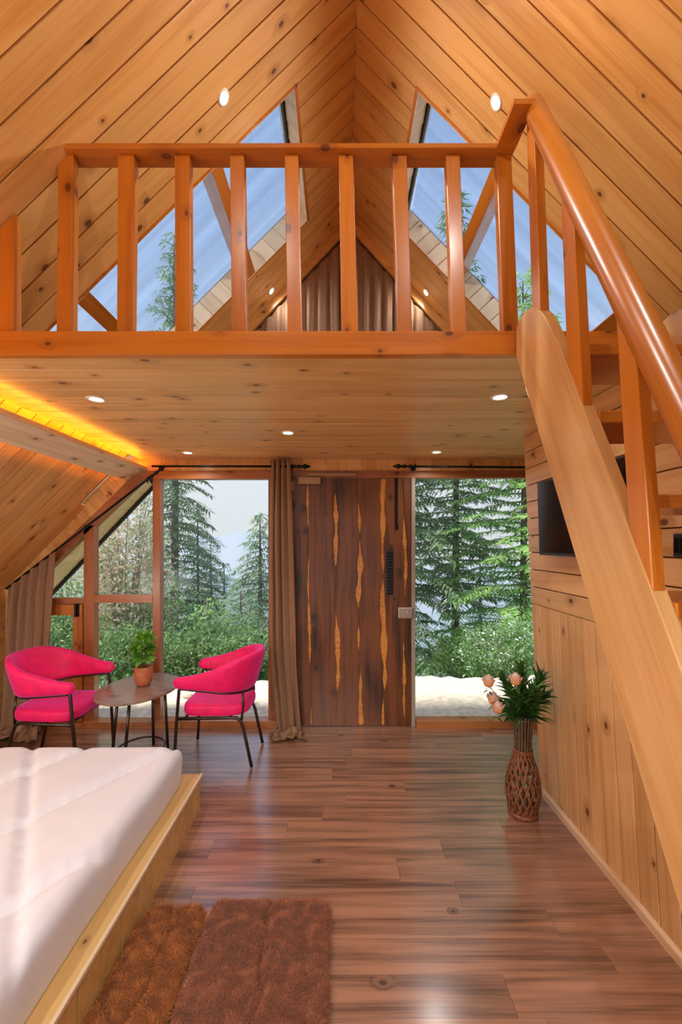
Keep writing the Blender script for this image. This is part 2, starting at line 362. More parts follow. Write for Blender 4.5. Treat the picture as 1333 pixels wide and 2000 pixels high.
# roof overhang beyond the far gable, boards running away from the room
for side, nm in ((-1, 'roof_overhang_left'), (1, 'roof_overhang_right')):
    mb = MB(); a1 = 4.0
    mb.hexa([roofpt(side, 0, 3.80, 0.03) + V((0, 0, 0)), roofpt(side, a1, 3.80 + DLT * a1, 0.03), roofpt(side, a1, 4.47 + DLT * a1, 0.03), roofpt(side, 0, 4.47, 0.03),
             roofpt(side, 0, 3.80, 0.15), roofpt(side, a1, 3.80 + DLT * a1, 0.15), roofpt(side, a1, 4.47 + DLT * a1, 0.15), roofpt(side, 0, 4.47, 0.15)])
    ov = tag(mb.build(nm, M_soff), kind='structure')
    n = 30
    for k in range(n):
        a = 1.6 + 0.085 * k
        if a > 3.9 or side > 0: break
        p = roofpt(side, a, 3.80 + DLT * a, 0.012)
        plank(ov, M_soff, p, (0, 1, 0), rnorm(side), 0.66, 0.085 * 1.453, T=0.016)
    fb = MB(); fb.hexa([roofpt(side, 0, 4.46, -0.02), roofpt(side, a1, 4.46 + DLT * a1, -0.02), roofpt(side, a1, 4.49 + DLT * a1, -0.02), roofpt(side, 0, 4.49, -0.02),
                        roofpt(side, 0, 4.46, 0.17), roofpt(side, a1, 4.46 + DLT * a1, 0.17), roofpt(side, a1, 4.49 + DLT * a1, 0.17), roofpt(side, 0, 4.49, 0.17)])
    fb.build('fascia_board', M_bez, ov)

# floor
FX0, FX1, FY0 = -3.0, 4.2, -3.0
fl = tag(MB().box(FX0, FX1, FY0, D + 0.12, -0.12, -0.012).build('floor', M_floor), kind='structure')
rw = 0.145; row = 0; y = D + 0.02
rr = random.Random(11)
while y > 0.9:
    GAP = 0.0007
    x = FX0 - rr.uniform(0, 1.2)
    while x < 1.75:
        x1 = x + 1.22
        a, b = max(x, FX0), min(x1, 1.9)
        if b - a > 0.05:
            plank(fl, M_floor, (a, y - rw / 2, 0.0), (1, 0, 0), (0, 0, 1), b - a - 0.001, rw, T=0.011, c=0.00005)
        x = x1
    y -= rw; row += 1
MB().box(FX0, 1.9, FY0, y, -0.012, 0.0).build('near_floor', M_floor, fl)
MB().box(1.9, FX1, FY0, D, -0.012, 0.0).build('side_floor', M_floor, fl)

# far gable wall: solid above the windows, solid to the right, sloping band at the left
S3 = FPX / D
def px(u): return (u - CX) / S3
def pz(v): return 1.6 - (v - CY) / S3
ZH = pz(920)                              # top of the window frames
wb = MB()
wb.prism([(px(262), D, ZH), (XR, D, zroof(XR) + 0.02), (2.05, D, ZH)], (0, 0.1, 0))
wb.prism([(px(262), D, ZH), (-1.80, D, zroof(-1.80)), (XR, D, zroof(XR) + 0.02)], (0, 0.1, 0))
wb.prism([(px(262), D, ZH), (-2.98, D, pz(1166)), (-3.1, D, zroof(-3.1)), (-1.80, D, zroof(-1.80))], (0, 0.1, 0))
wb.prism([(2.05, D, -0.1), (2.05, D, ZH), (2.2, D, ZH), (4.05, D, -0.1)], (0, 0.1, 0))
wb.prism([(-3.2, D, -0.1), (-3.2, D, 1.2), (-2.93, D, 1.2), (-2.93, D, -0.1)], (0, 0.1, 0))
wall_far = tag(wb.build('wall_far', M_wall), kind='structure')
x = px(300); zt = 2.362
while x < px(1120):
    plank(wall_far, M_roof, (x + 0.055, D - 0.001, ZH), (0, 0, 1), (0, -1, 0), zt - ZH + 0.02, 0.11, T=0.012, c=0.003); x += 0.11
sd = V((-1, 0, -(pz(1077) - pz(923)) / (px(109) - px(270))* 1)); sd = (V((px(20), D, pz(1160))) - V((px(268), D, pz(923))))
sl = sd.length; sdn = sd.normalized(); up = V((-sdn.z, 0, sdn.x)); up = up if up.z > 0 else -up
q = 0.0
while q < sl - 0.02:
    p = V((px(268), D - 0.002, pz(923))) + sdn * (q + 0.058)
    plank(wall_far, M_roof, p, up, (0, -1, 0), 0.145, 0.116, T=0.012, c=0.003); q += 0.116
# knee wall, rear wall with an unseen window added for sky fill, partition at the right
kw = tag(MB().box(-3.1, -2.955, FY0, D, -0.1, 1.21).build('wall_left', M_wall), kind='structure')
for k in range(8): plank(kw, M_roof, (-2.953, D - 0.002 - 2.2, 0.06 + k * 0.15), (0, 1, 0), (1, 0, 0), 2.2, 0.15)
rb = MB(); RY = -3.0
rb.prism([(-3.2, RY, -0.1), (-3.2, RY, 1.05), (-1.9, RY, 2.3), (-1.9, RY, -0.1)], (0, 0.1, 0))
rb.prism([(1.9, RY, -0.1), (1.9, RY, 2.4), (4.0, RY, 0.1), (4.0, RY, -0.1)], (0, 0.1, 0))
rb.box(-1.9, 1.9, RY, RY + 0.1, -0.1, 0.3)
rb.prism([(-1.9, RY, 2.3), (XR, RY, 4.45), (1.9, RY, 2.4)], (0, 0.1, 0))
tag(rb.build('wall_rear', M_wall), kind='structure')
wr = tag(empty('window_7'), kind='structure')
MB().box(-1.9, 1.9, RY + 0.04, RY + 0.046, 0.3, 2.35).build('pane', M_glass, wr)
for xx in (-1.88, -0.63, 0.63, 1.88): MB().box(xx - 0.03, xx + 0.03, RY + 0.0, RY + 0.09, 0.3, 2.35).build('stile', M_fz, wr)

WX = 1.31; RK = 0.088
def wend(z): return 2.73 + 0.1017 * z
wp = MB()
wp.prism([(WX + 0.02, FY0 + 0.1, -0.05), (WX + 0.02, wend(0), -0.05), (WX + 0.02, wend(2.362), 2.362), (WX + 0.02, FY0 + 0.1, 2.362)], (0.08, 0, 0))
wall_r = tag(wp.build('wall_right', M_back), kind='structure')
def quadplank(parent, mat, a, b, c, d, nx, T=0.018, ch=0.002):
    """board between four corners on a wall x = const; a-b is its lower/near long edge, grain runs a to b"""
    a, b, c, d = map(V, (a, b, c, d)); o = (a + b + c + d) / 4; X = (b - a).normalized(); Zn = V((nx, 0, 0)); Y = Zn.cross(X)
    M = Matrix.Identity(4)
    for i in range(3): M[i][0] = X[i]; M[i][1] = Y[i]; M[i][2] = Zn[i]; M[i][3] = o[i]
    inv = M.inverted(); L4 = [inv @ p for p in (a, b, c, d)]
    if L4[3].y < L4[0].y: L4 = [L4[3], L4[2], L4[1], L4[0]]
    g = 0.0030
    outer = [L4[0] + V((0, g, 0)), L4[1] + V((0, g, 0)), L4[2] - V((0, g, 0)), L4[3] - V((0, g, 0))]
    top = [outer[0] + V((0, ch, 0)), outer[1] + V((0, ch, 0)), outer[2] - V((0, ch, 0)), outer[3] - V((0, ch, 0))]
    mb = MB(); dz = V((0, 0, 1))
    mb.add([p - dz * T for p in outer] + [p - dz * ch for p in outer] + top,
           [(3, 2, 1, 0), (0, 1, 5, 4), (1, 2, 6, 5), (2, 3, 7, 6), (3, 0, 4, 7), (4, 5, 9, 8), (5, 6, 10, 9), (6, 7, 11, 10), (7, 4, 8, 11), (8, 9, 10, 11)])
    ob = mb.build('plank', mat, parent); ob.matrix_local = M
    return ob
ZW = 1.205
hw = (2.362 - ZW) / 10
for k in range(10):
    z0 = ZW + k * hw; z1 = z0 + hw
    quadplank(wall_r, M_wall, (WX, 0.55, z0), (WX, wend(z0), z0), (WX, wend(z1), z1), (WX, 0.55, z1), -1)
d0 = 2.73; 
vb = [2.73]
while vb[-1] > 0.7: vb.append(vb[-1] - 0.114)
for i in range(len(vb) - 1):
    a, b = vb[i], vb[i + 1]
    fa = 0.1017 if i == 0 else RK
    quadplank(wall_r, M_wall, (WX, b, 0.0), (WX, b + RK * ZW, ZW), (WX, a + fa * ZW, ZW), (WX, a, 0.0), -1)
MB().prism([(WX, 2.74, 0.0), (WX - 0.016, 2.74, 0.0), (WX - 0.016, 2.74, 0.036), (WX - 0.006, 2.74, 0.048), (WX, 2.74, 0.048)], (0, -2.2, 0)).build('skirting', M_base, wall_r)

# loft: slab, boards underneath, edge beam
LY = 1.667; ZC = 2.362; ZF = 2.452; CLX = -1.755
lo = tag(MB().box(CLX, 1.93, LY + 0.045, D, ZC + 0.019, ZF).build('ceiling', M_loft), kind='structure')
y = LY + 0.04; GAP = 0.0045
lo.data.materials[0] = M_back
while y < D - 0.01:
    w = min(0.115, D - y)
    plank(lo, M_loft, (CLX, y + w / 2, ZC), (1, 0, 0), (0, 0, -1), 3.6, w, T=0.018, c=0.0015); y += 0.115
GAP = 0.0012
tag(MB().box(-1.93, 1.95, LY, LY + 0.04, ZC - 0.004, ZF).build('trim_1', M_rx, bevel=0.004), kind='structure')
tag(MB().box(WX, 2.0, FY0 + 0.1, LY - 0.002, ZC + 0.004, ZF - 0.01).build('ceiling_ledge', M_loft), kind='structure')
# cove shelf along the left slope with its light strip
cv = MB(); y0c, y1c = -2.5, D - 0.003
pA, pB = V((-1.706, 0, 2.262)), V((-1.915, 0, 2.185)); nU = V((-(pB - pA).z, 0, (pB - pA).x)).normalized(); nU = nU if nU.z > 0 else -nU
cv.prism([V((p.x, y0c, p.z)) for p in (pA, pB, pB + nU * 0.022, pA + nU * 0.022)], (0, y1c - y0c, 0))
cove = tag(cv.build('trim_2', M_cove, bevel=0.003), kind='structure')
MB().box(-1.722, -1.700, y0c, y1c, 2.266, 2.292).build('lip', M_cove, cove)
led = tag(MB().box(-1.775, -1.755, -2.4, D - 0.02, 2.272, 2.282).build('led_strip', M_led), 'amber light strip lying on the cove shelf along the left roof slope', 'light strip')

# ---------------------------------------------------------------- windows of the far gable
FD0, FD1 = D - 0.02, D + 0.06
def member(win, name, u0, u1, v0, v1, mat, y0=FD0, y1=FD1):
    MB().box(px(u0), px(u1), y0, y1, pz(v1), pz(v0)).build(name, mat, win, bevel=0.003)
def pane(win, poly):
    MB().prism([(px(u), D + 0.025, pz(v)) for u, v in poly], (0, 0.006, 0)).build('pane', M_glass, win)
w1 = tag(empty('window_1'), kind='structure')       # large fixed pane beside the door
member(w1, 'head_rail', 300, 566, 920, 936, M_fx); member(w1, 'stile', 300, 315, 936, 1404, M_fz); member(w1, 'stile', 525, 566, 936, 1404, M_fz)
member(w1, 'sill_rail', 300, 566, 1404, 1418, M_sill, D - 0.05); pane(w1, [(314, 1405), (526, 1405), (526, 935), (314, 935)])
w2 = tag(empty('window_2'), kind='structure')       # two panes under the slope
member(w2, 'stile', 166, 186, 1026, 1408, M_fz); member(w2, 'middle_rail', 186, 300, 1162, 1177, M_fx); member(w2, 'sill_rail', 166, 300, 1406, 1418, M_sill, D - 0.05)
pane(w2, [(185, 1163), (300, 1163), (300, 936), (282, 936), (185, 1030)]); pane(w2, [(185, 1408), (300, 1408), (300, 1176), (185, 1176)])
sb = MB()                                            # sloping head members
def slope_v(u): return 923 + (270 - u) * 0.9565
sb.prism([(px(u), FD0, pz(v)) for u, v in ((270, 921), (300, 921), (300, 936), (283, 936), (166, 1047), (166, slope_v(166)))], (0, 0.08, 0)).build('head_rail', M_fx, w2, bevel=0.003)
w3 = tag(empty('window_3'), kind='structure')       # casement and the small triangle over it
MB().prism([(px(u), FD0, pz(v)) for u, v in ((166, slope_v(166)), (166, 1046), (20, 1186), (20, slope_v(20)))], (0, 0.08, 0)).build('head_rail', M_fx, w3, bevel=0.003)
member(w3, 'transom', 22, 166, 1168, 1179, M_fx); member(w3, 'sill_rail', 22, 166, 1408, 1418, M_sill, D - 0.05)
pane(w3, [(40, 1169), (166, 1169), (166, 1046)])
member(w3, 'sash_rail', 24, 164, 1180, 1201, M_casz, D - 0.03); member(w3, 'sash_rail', 24, 164, 1312, 1407, M_casz, D - 0.03)
member(w3, 'sash_stile', 146, 165, 1201, 1312, M_casz, D - 0.03); member(w3, 'sash_stile', 24, 44, 1201, 1312, M_casz, D - 0.03)
pane(w3, [(43, 1313), (147, 1313), (147, 1200), (43, 1200)])
for v0, v1, uu in ((1178, 1203, 155), (1396, 1424, 147)):
    b = MB().box(px(uu - 4), px(uu + 4), D - 0.045, D - 0.03, pz(v1), pz(v0)); b.tube([(px(uu), D - 0.052, pz(v1)), (px(uu), D - 0.052, pz(v0))], 0.008)
    b.build('bolt', M_black, w3)
w4 = tag(empty('window_4'), kind='structure')       # fixed pane right of the door
member(w4, 'head_rail', 566, 1130, 920, 934, M_fx); member(w4, 'stile', 1062, 1082, 934, 1404, M_fz)
member(w4, 'sill_rail', 812, 1130, 1404, 1418, M_sill, D - 0.05); pane(w4, [(809, 1405), (1063, 1405), (1063, 933), (809, 933)])
MB().box(px(1082), px(1130), D, D + 0.06, 0, ZH).build('side_panel', M_wall, w4)
member(w4, 'stile', 803.5, 811, 934, 1418, plain('edge_strip', (0.42, 0.36, 0.30), 0.4), D - 0.022)

# ---------------------------------------------------------------- door: dark live-edge boards over pale sapwood
door = tag(empty('door_1', (px(686), D, 0)), kind='structure')
dx0, dx1, dz0, dz1 = px(568), px(803.5), 0.006, pz(934)
MB().box(dx0, dx1, D + 0.0, D + 0.035, dz0, dz1).build('sapwood_panel', M_sap, door, off=door.location)
cuts = [568, 604, 657, 702, 749, 790, 803.5]
NZ = 120
vis = {1: [(0.02, 0.20, .008), (0.32, 0.50, .006), (0.50, 0.75, .009), (0.92, 1.0, .007)], 2: [(0.06, 0.36, .012), (0.55, 0.86, .013)],
       3: [(0.10, 0.22, .010), (0.25, 0.53, .014), (0.60, 0.70, .008), (0.76, 1.0, .013)], 4: [(0.0, 0.40, .014), (0.40, 0.86, .016), (0.88, 1.0, .012)], 5: [(0.14, 0.48, .009), (0.66, 0.97, .008)]}
def cutx(i, t):
    if i == 0: return dx0
    if i == 6: return dx1
    return px(cuts[i]) + 0.016 * wob(t * 1.2, 50 + i) + 0.022 * (t - 0.5) * (1 if i in (2, 3) else 0.6)
def gap(i, t):
    if i in (0, 6): return 0.0
    g = 0.0012
    for a, b, w in vis[i]:
        if a < t < b:
            k = math.sin(math.pi * (t - a) / (b - a)) if 0 < a and b < 1 else min(1, 4 * min(t - a if a > 0 else 1, b - t if b < 1 else 1))
            g = max(g, 2.1 * w * (max(0, k) ** 0.6) * (0.75 + 0.45 * wob(t * 6, 90 + i)))
    return g
for i in range(6):
    mb = MB(); rows = []
    for j in range(NZ + 1):
        t = j / NZ; z = dz1 + (dz0 - dz1) * t
        xa = cutx(i, t) + gap(i, t); xb = cutx(i + 1, t) - gap(i + 1, t)
        yb = D - 0.0005; yf = D - 0.010
        rows.append([(xa, yb, z), (xa + 0.004, yf, z), (xb - 0.004, yf, z), (xb, yb, z)])
    vs = [p for r_ in rows for p in r_]; fs = []
    for j in range(NZ):
        for k in range(3): fs.append((j * 4 + k, (j + 1) * 4 + k, (j + 1) * 4 + k + 1, j * 4 + k + 1))
    fs += [(0, 1, 2, 3), (NZ * 4 + 3, NZ * 4 + 2, NZ * 4 + 1, NZ * 4)]
    mb.add(vs, fs).build('board', M_doord, door, off=door.location)
def dbox(name, u0, u1, v0, v1, mat, y0, y1, bevel=0.002):
    return MB().box(px(u0), px(u1), D - y0, D - y1, pz(v1), pz(v0)).build(name, mat, door, off=door.location, bevel=bevel)
dbox('door_closer', 584, 627, 934, 947, M_tan, 0.06, 0.008)
dbox('top_track', 602, 697, 926, 931, M_tan, 0.05, 0.02)
h = dbox('hinge', 561, 575, 940, 960, M_tan, 0.030, 0.008)
hs = MB()
for u in (565, 571): hs.tube([(px(u), D - 0.030, pz(946)), (px(u), D - 0.036, pz(946))], 0.010, 10)
hs.build('screw', M_steel, h, off=door.location)
hd = dbox('pull_handle', 755, 768, 1076, 1161, M_bez, 0.030, 0.008)
rib = MB()
for k in range(14): rib.box(px(756), px(767), D - 0.034, D - 0.030, pz(1079 + 6 * k + 3), pz(1079 + 6 * k))
rib.build('rib', M_black, hd, off=door.location)
lk = dbox('lock_case', 777, 806, 1185, 1207, M_steel, 0.045, 0.008, 0.006)
MB().tube([(px(797), D - 0.045, pz(1196)), (px(797), D - 0.062, pz(1196))], 0.014, 14).build('lock_knob', M_steel, lk, off=door.location)
bl = MB().box(px(771.5), px(777), D - 0.018, D - 0.008, pz(1024), pz(934)); bl.tube([(px(775), D - 0.016, pz(1024)), (px(775), D - 0.016, pz(1034))], 0.014, 10)
bl.build('black_bar', M_black, door, off=door.location)  # narrow black bar with a short round stub at its foot

# ---------------------------------------------------------------- skylights
for side, nm in ((-1, 'window_5'), (1, 'window_6')):
    sk = tag(empty(nm), kind='structure'); t = TL if side < 0 else TR
    xd = V((side, -DLT, -t)).normalized(); nI = rnorm(side); G = 0.145
    P = lambda a, d, h: roofpt(side, a, d, h)
    yd = nI.cross(xd).normalized(); yd = yd if yd.y > 0 else -yd
    # lining boards of the reveal: far side in short upright boards, the others in one board each
    k = 0; step = 0.078
    a = H1A
    while a < H1B - 0.01:
        a1 = min(a + step, H1B); am = (a + a1) / 2
        plank(sk, M_pale, P(am, HD1, -0.003) - yd * 0.005, -nI, -yd, G + 0.0, (a1 - a) * 1.453, T=0.012, c=0.003, name='lining_board'); a = a1
    a = H1A
    while a < H1B - 0.01:
        a1 = min(a + step, H1B); am = (a + a1) / 2
        plank(sk, M_pale, P(am, HD0, -0.003) + yd * 0.005, -nI, yd, G, (a1 - a) * 1.453, T=0.012, c=0.003, name='lining_board'); a = a1
    d = HD0
    while d < HD1 - 0.01:
        d1 = min(d + 0.115, HD1); dm = (d + d1) / 2
        plank(sk, M_pale, P(H1A, dm, -0.003) + xd * 0.005, -nI, xd, G, d1 - d, T=0.012, c=0.003, name='lining_board')
        plank(sk, M_pale, P(H1B, dm, -0.003) - xd * 0.005, -nI, -xd, G, d1 - d, T=0.012, c=0.003, name='lining_board'); d = d1
    def bar(name, a0, a1, d0, d1, h0, h1, mat):
        MB().hexa([P(a0, d0, h0), P(a1, d0, h0), P(a1, d1, h0), P(a0, d1, h0), P(a0, d0, h1), P(a1, d0, h1), P(a1, d1, h1), P(a0, d1, h1)]).build(name, mat, sk, bevel=0.002)
    bar('glazing_bar', 0.722, 0.772, HD0, HD1, 0.0, G + 0.004, M_ry); bar('glazing_bar', 1.405, 1.465, HD0, HD1, 0.0, G + 0.004, M_ry)
    bar('gasket', H1A, H1A + 0.012, HD0, HD1, G * 0.62, G * 0.8, M_black)
    # thin edge trim round the opening
    e_ = 0.014
    bar('edge_trim', H1A - e_, H1B + e_, HD0 - e_, HD0, -0.006, 0.004, M_ry); bar('edge_trim', H1A - e_, H1B + e_, HD1, HD1 + e_, -0.006, 0.004, M_ry)
    bar('edge_trim', H1A - e_, H1A, HD0, HD1, -0.006, 0.004, M_ry); bar('edge_trim', H1B, H1B + e_, HD0, HD1, -0.006, 0.004, M_ry)
    for a0, a1 in ((H1A, 0.745), (0.745, 1.435), (1.435, H1B)):
        o_ = MB(); c0 = P((a0 + a1) / 2, (HD0 + HD1) / 2, G + 0.008)
        M = Matrix.Identity(4); Xv = xd; Zv = -nI; Zv = (Zv - Xv * Zv.dot(Xv)).normalized(); Yv = Zv.cross(Xv)
        for i in range(3): M[i][0] = Xv[i]; M[i][1] = Yv[i]; M[i][2] = Zv[i]; M[i][3] = c0[i]
        hl = (a1 - a0) / 2 * math.sqrt(1 + t * t) - 0.001
        g_ = o_.box(-hl, hl, -0.47, 0.47, -0.003, 0.003).build('pane', M_sky, sk); g_.matrix_local = M

# ================================================================ LOFT RAILING
YB = 1.68                                       # front of the balusters
rail = tag(empty('loft_railing', (-0.2, YB, ZF)), 'orange varnished wooden balustrade standing along the edge of the loft', 'railing')
RO = rail.location
ZT = 3.167
MB().box(px(0) * 0 - 1.145, 0.70, 1.655, 1.745, ZT, ZT + 0.02).build('top_rail', M_rx, rail, off=RO, bevel=0.003)
MB().box(0.622, 0.700, 1.49, 1.655, ZT - 0.001, ZT + 0.02).build('return_rail', M_ry, rail, off=RO, bevel=0.002)
KB = YB / FPX
for (a0, a1, b0, b1) in ((113, 143, 110, 140), (230, 262, 228, 258), (341, 371, 342, 372), (449, 477, 453, 482), (556, 583, 562, 590),
                         (662, 690, 668, 700), (767, 795, 778, 806), (872, 899, 884, 912), (971, 1000, 984, 1014)):
    X = [(u - CX) * KB for u in (a0, a1, b0, b1)]
    MB().hexa([(X[2], YB, ZF), (X[3], YB, ZF), (X[3], YB + 0.04, ZF), (X[2], YB + 0.04, ZF), (X[0], YB, ZT), (X[1], YB, ZT), (X[1], YB + 0.04, ZT), (X[0], YB + 0.04, ZT)]).build('baluster', M_rz, rail, off=RO, bevel=0.003)
X0, X1 = (-4 - CX) * KB, (28 - CX) * KB
MB().hexa([(X0, YB, ZF), (X1, YB, ZF), (X1, YB + 0.04, ZF), (X0, YB + 0.04, ZF), (X0, YB, zroof(X0) - 0.012), (X1, YB, zroof(X1) - 0.012), (X1, YB + 0.04, zroof(X1) - 0.012), (X0, YB + 0.04, zroof(X0) - 0.012)]).build('baluster', M_rz, rail, off=RO, bevel=0.003)

# thin dark mattress edge behind the balustrade
mt = MB()
def lm(u, v):
    x = -1.5 + 2.75 * u; zz = 0.012 + 0.008 * wob(x * 1.5, 7) + 0.004 * wob(x * 5, 8)
    prof = [(1.745, 0.0), (1.740, zz * 0.6), (1.75, zz), (1.80, zz + 0.004), (2.0, zz + 0.004), (2.02, 0)]
    k = v * 5; i = min(int(k), 4); f = k - i
    return (x, prof[i][0] * (1 - f) + prof[i + 1][0] * f, ZF + prof[i][1] * (1 - f) + prof[i + 1][1] * f)
mt.grid(lm, 90, 5)
tag(mt.build('floor_mat', M_mat, smooth=True, solid=0.004), 'dark floor mat lying behind the loft balusters with wavy edge', 'mat')

# ================================================================ STAIRCASE
st = tag(empty('staircase', (0.98, 0.6, 0)), 'steep open wooden staircase with round handrail climbing to the loft', 'staircase')
SO = st.location
SX = 0.70
def zu(d): return 1.88 * d - 0.267
def zl(d): return 1.88 * d - 0.767
def stringer(x0, x1):
    low = [(0.408, 0.0), (1.655, zl(1.655))]
    top = [(1.655, 2.452), (1.638, 2.47)]
    # rounded head
    hd_ = [(1.60, 2.478), (1.56, 2.476), (1.52, 2.462), (1.48, 2.436), (1.44, 2.396), (1.40, 2.34), (1.36, 2.275), (1.33, zu(1.33))]
    poly = low + top + hd_ + [(0.142, 0.0)]
    return MB().prism([(x0, a, b) for a, b in poly], (x1 - x0, 0, 0))
stringer(SX, SX + 0.037).build('stringer', M_str, st, off=SO, bevel=0.003)
stringer(1.262, 1.298).build('stringer', M_str, st, off=SO, bevel=0.003)
for k in range(9):
    zt_ = 2.234 - 0.2533 * k; df = (zt_ + 0.267) / 1.88
    MB().box(SX + 0.037, 1.262, df - 0.012, df + 0.24, zt_ - 0.035, zt_).build('tread', M_rx, st, off=SO, bevel=0.003)
def post(dt0, dt1, zt0, db0, db1, xt, xb):
    """stair baluster: side face x, foot cut along the stringer, head cut under the handrail"""
    th = 0.03
    p = [(xb, db0, zu(db0)), (xb + th, db0, zu(db0)), (xb + th, db1, zu(db1)), (xb, db1, zu(db1)),
         (xt, dt0, zt0), (xt + th, dt0, zt0), (xt + th, dt1, zt0 + 1.9 * (dt1 - dt0)), (xt, dt1, zt0 + 1.9 * (dt1 - dt0))]
    MB().hexa(p).build('baluster', M_rz, st, off=SO, bevel=0.003)
def hz(d): return 3.20 + 1.985 * (d - 1.535)
post(1.259, 1.333, hz(1.259) - 0.01, 1.206, 1.29, SX + 0.002, SX + 0.002)
post(0.998, 1.07, hz(0.998) - 0.01, 0.938, 1.016, SX + 0.002, SX + 0.002)
SX += 0.002
MB().hexa([(SX, 1.46, 2.39), (SX + .033, 1.46, 2.39), (SX + .033, 1.525, 2.44), (SX, 1.525, 2.44), (SX - .0, 1.51, hz(1.51) - 0.02), (SX + .033, 1.51, hz(1.51) - 0.02), (SX + .033, 1.57, hz(1.53)), (SX, 1.57, hz(1.53))]).build('baluster', M_rz, st, off=SO, bevel=0.003)
hp = []; hr = []
for k in range(6):
    a = k / 5 * math.pi / 2; hp.append((SX + 0.012, 1.535 + 0.03 * (1 - math.sin(a)) * 1, hz(1.535) + 0.06 * (1 - math.sin(a)))); hr.append(max(0.004, 0.036 * math.sqrt(max(0, 1 - (1 - math.sin(a)) ** 2))))
hp += [(SX + 0.012, 1.2, hz(1.2)), (SX + 0.012, 0.8, hz(0.8)), (SX + 0.012, 0.45, hz(0.45))]; hr += [0.036] * 3
MB().tube(hp, hr, 24).build('handrail', M_hand, st, off=SO, smooth=True)

# ================================================================ LIGHT FITTINGS
def lamp_light(name, loc, nrm, parent, power, kind='SPOT', size=0.035):
    ld = bpy.data.lights.new(name, kind); ld.energy = power; ld.color = LAMP_COL; ld.shadow_soft_size = size
    if kind == 'SPOT': ld.spot_size = math.radians(165); ld.spot_blend = 1.0
    o = bpy.data.objects.new(name, ld); COL.objects.link(o); o.parent = parent
    o.location = loc; o.rotation_euler = V(nrm).to_track_quat('-Z', 'Y').to_euler()
    return o
def downlight(p, nrm, label, pw=None):
    n_ = V(nrm).normalized(); o = empty('recessed_downlight', p); tag(o, label, 'downlight', 'recessed downlights')
    q_ = n_.to_track_quat('Z', 'Y')
    ks = 0.64 if pw else 0.88
    def rotmesh(mb):
        mb.v = [tuple(q_ @ V((v_[0] * ks, v_[1] * ks, v_[2]))) for v_ in mb.v]; return mb
    rotmesh(MB().lathe([(0.036, -0.004), (0.036, 0.003), (0.044, 0.0055), (0.052, 0.004), (0.055, 0.0), (0.055, -0.004)], n=28, cap=False)).build('trim_ring', M_ring, o, smooth=True)
    rotmesh(MB().lathe([(0.036, 0.0005), (0.03, 0.002), (0.012, 0.0028), (0.002, 0.003)], n=24)).build('lens', M_lamp, o, smooth=True)
    lamp_light('downlight_bulb', n_ * 0.02, n_, o, pw or LAMP_W)
for x, y, lab in ((-1.263, 2.185, 'round downlight in the loft underside beside the amber cove'), (0.828, 2.155, 'round downlight in the loft underside beside the stair stringer'),
                  (-0.343, 2.84, 'single downlight at the middle of the loft underside'), (-1.242, 3.452, 'downlight in the loft underside above the fixed window glass'),
                  (0.80, 3.43, 'downlight in the loft underside above the right edge of the door')):
    downlight((x, y, ZC - 0.0005), (0, 0, -1), lab)
for s_, x, d_, lab in ((-1, -0.549, 2.0, 'downlight in the left roof slope near the skylight top'), (1, 0.746, 1.987, 'downlight in the right roof slope beside the handrail top'),
                       (-1, -0.563, 3.5, 'downlight on the left slope beside the loft curtain'), (1, 0.732, 3.51, 'downlight on the right slope beside the loft curtain'),
                       (-1, -0.549, 0.4, 'added unseen downlight in the left roof slope above the bed'), (1, 0.746, 0.4, 'added unseen downlight in the right roof slope above the stair foot')):  # last pair is unseen, added to brighten the near half
    downlight(V((x, d_, zroof(x))) + rnorm(s_) * 0.0005, rnorm(s_), lab, ROOF_W if d_ < 3 else LAMP_W * 0.7)
def pendant(x, y, z, lab, pw):  # unseen fill lamp, added; its drum keeps light off the loft beam
    """drum pendant: opaque side, open above and below"""
    o = tag(empty('fill_pendant_lamp', (x, y, z)), lab, 'pendant lamp', 'added fill pendants of the near half of the room')
    MB().tube([(0, 0, 0.02), (0, 0, zroof(x) - z - 0.01)], 0.004, 8).build('cord', M_black, o)
    MB().lathe([(0.21, -0.11), (0.20, 0.11), (0.197, 0.11), (0.207, -0.11), (0.21, -0.11)], n=36, cap=False).build('drum_shade', M_ring, o, smooth=True)
    MB().lathe([(0.002, -0.045), (0.03, -0.03), (0.036, 0.0), (0.026, 0.025), (0.012, 0.04)], n=16).build('bulb', M_lamp, o, smooth=True)
    lamp_light('fill_pendant_bulb', (0, 0, -0.06), (0, 0, -1), o, pw, 'POINT', 0.02)
pendant(-1.25, 0.0, 2.25, 'added drum pendant over the bed, out of view, for fill light', FILL_W * 0.62)
pendant(0.15, -1.05, 2.25, 'added drum pendant over the walkway, out of view, for fill light', FILL_W)
pendant(-0.5, -1.6, 2.25, 'added drum pendant in the rear of the room, out of view, for fill light', FILL_W)
def fill_wall_lamp(y, lab):  # added globe lamp out of view, lighting bed and stair sides
    o = tag(empty('fill_wall_lamp', (-2.95, y, 0.95)), lab, 'wall lamp', 'added fill lamps over the bed')
    MB().box(-0.004, 0.015, -0.05, 0.05, -0.08, 0.08).build('back_plate', M_black, o, bevel=0.004)
    MB().tube([(0.015, 0, 0), (0.07, 0, 0)], 0.008, 8).build('arm', M_black, o)
    MB().lathe([(0.002, -0.05), (0.035, -0.04), (0.05, 0.0), (0.035, 0.04), (0.002, 0.05)], (0.115, 0, 0), n=24).build('globe', M_lamp, o, smooth=True)
    lamp_light('fill_wall_bulb', (0.26, 0, 0.05), (1, 0, 0), o, WALL_FILL_W, 'POINT', 0.20)
fill_wall_lamp(0.35, 'added unseen globe fill lamp on the low left wall at the bed head side')
fill_wall_lamp(1.35, 'added unseen globe fill lamp on the low left wall at the bed foot side')

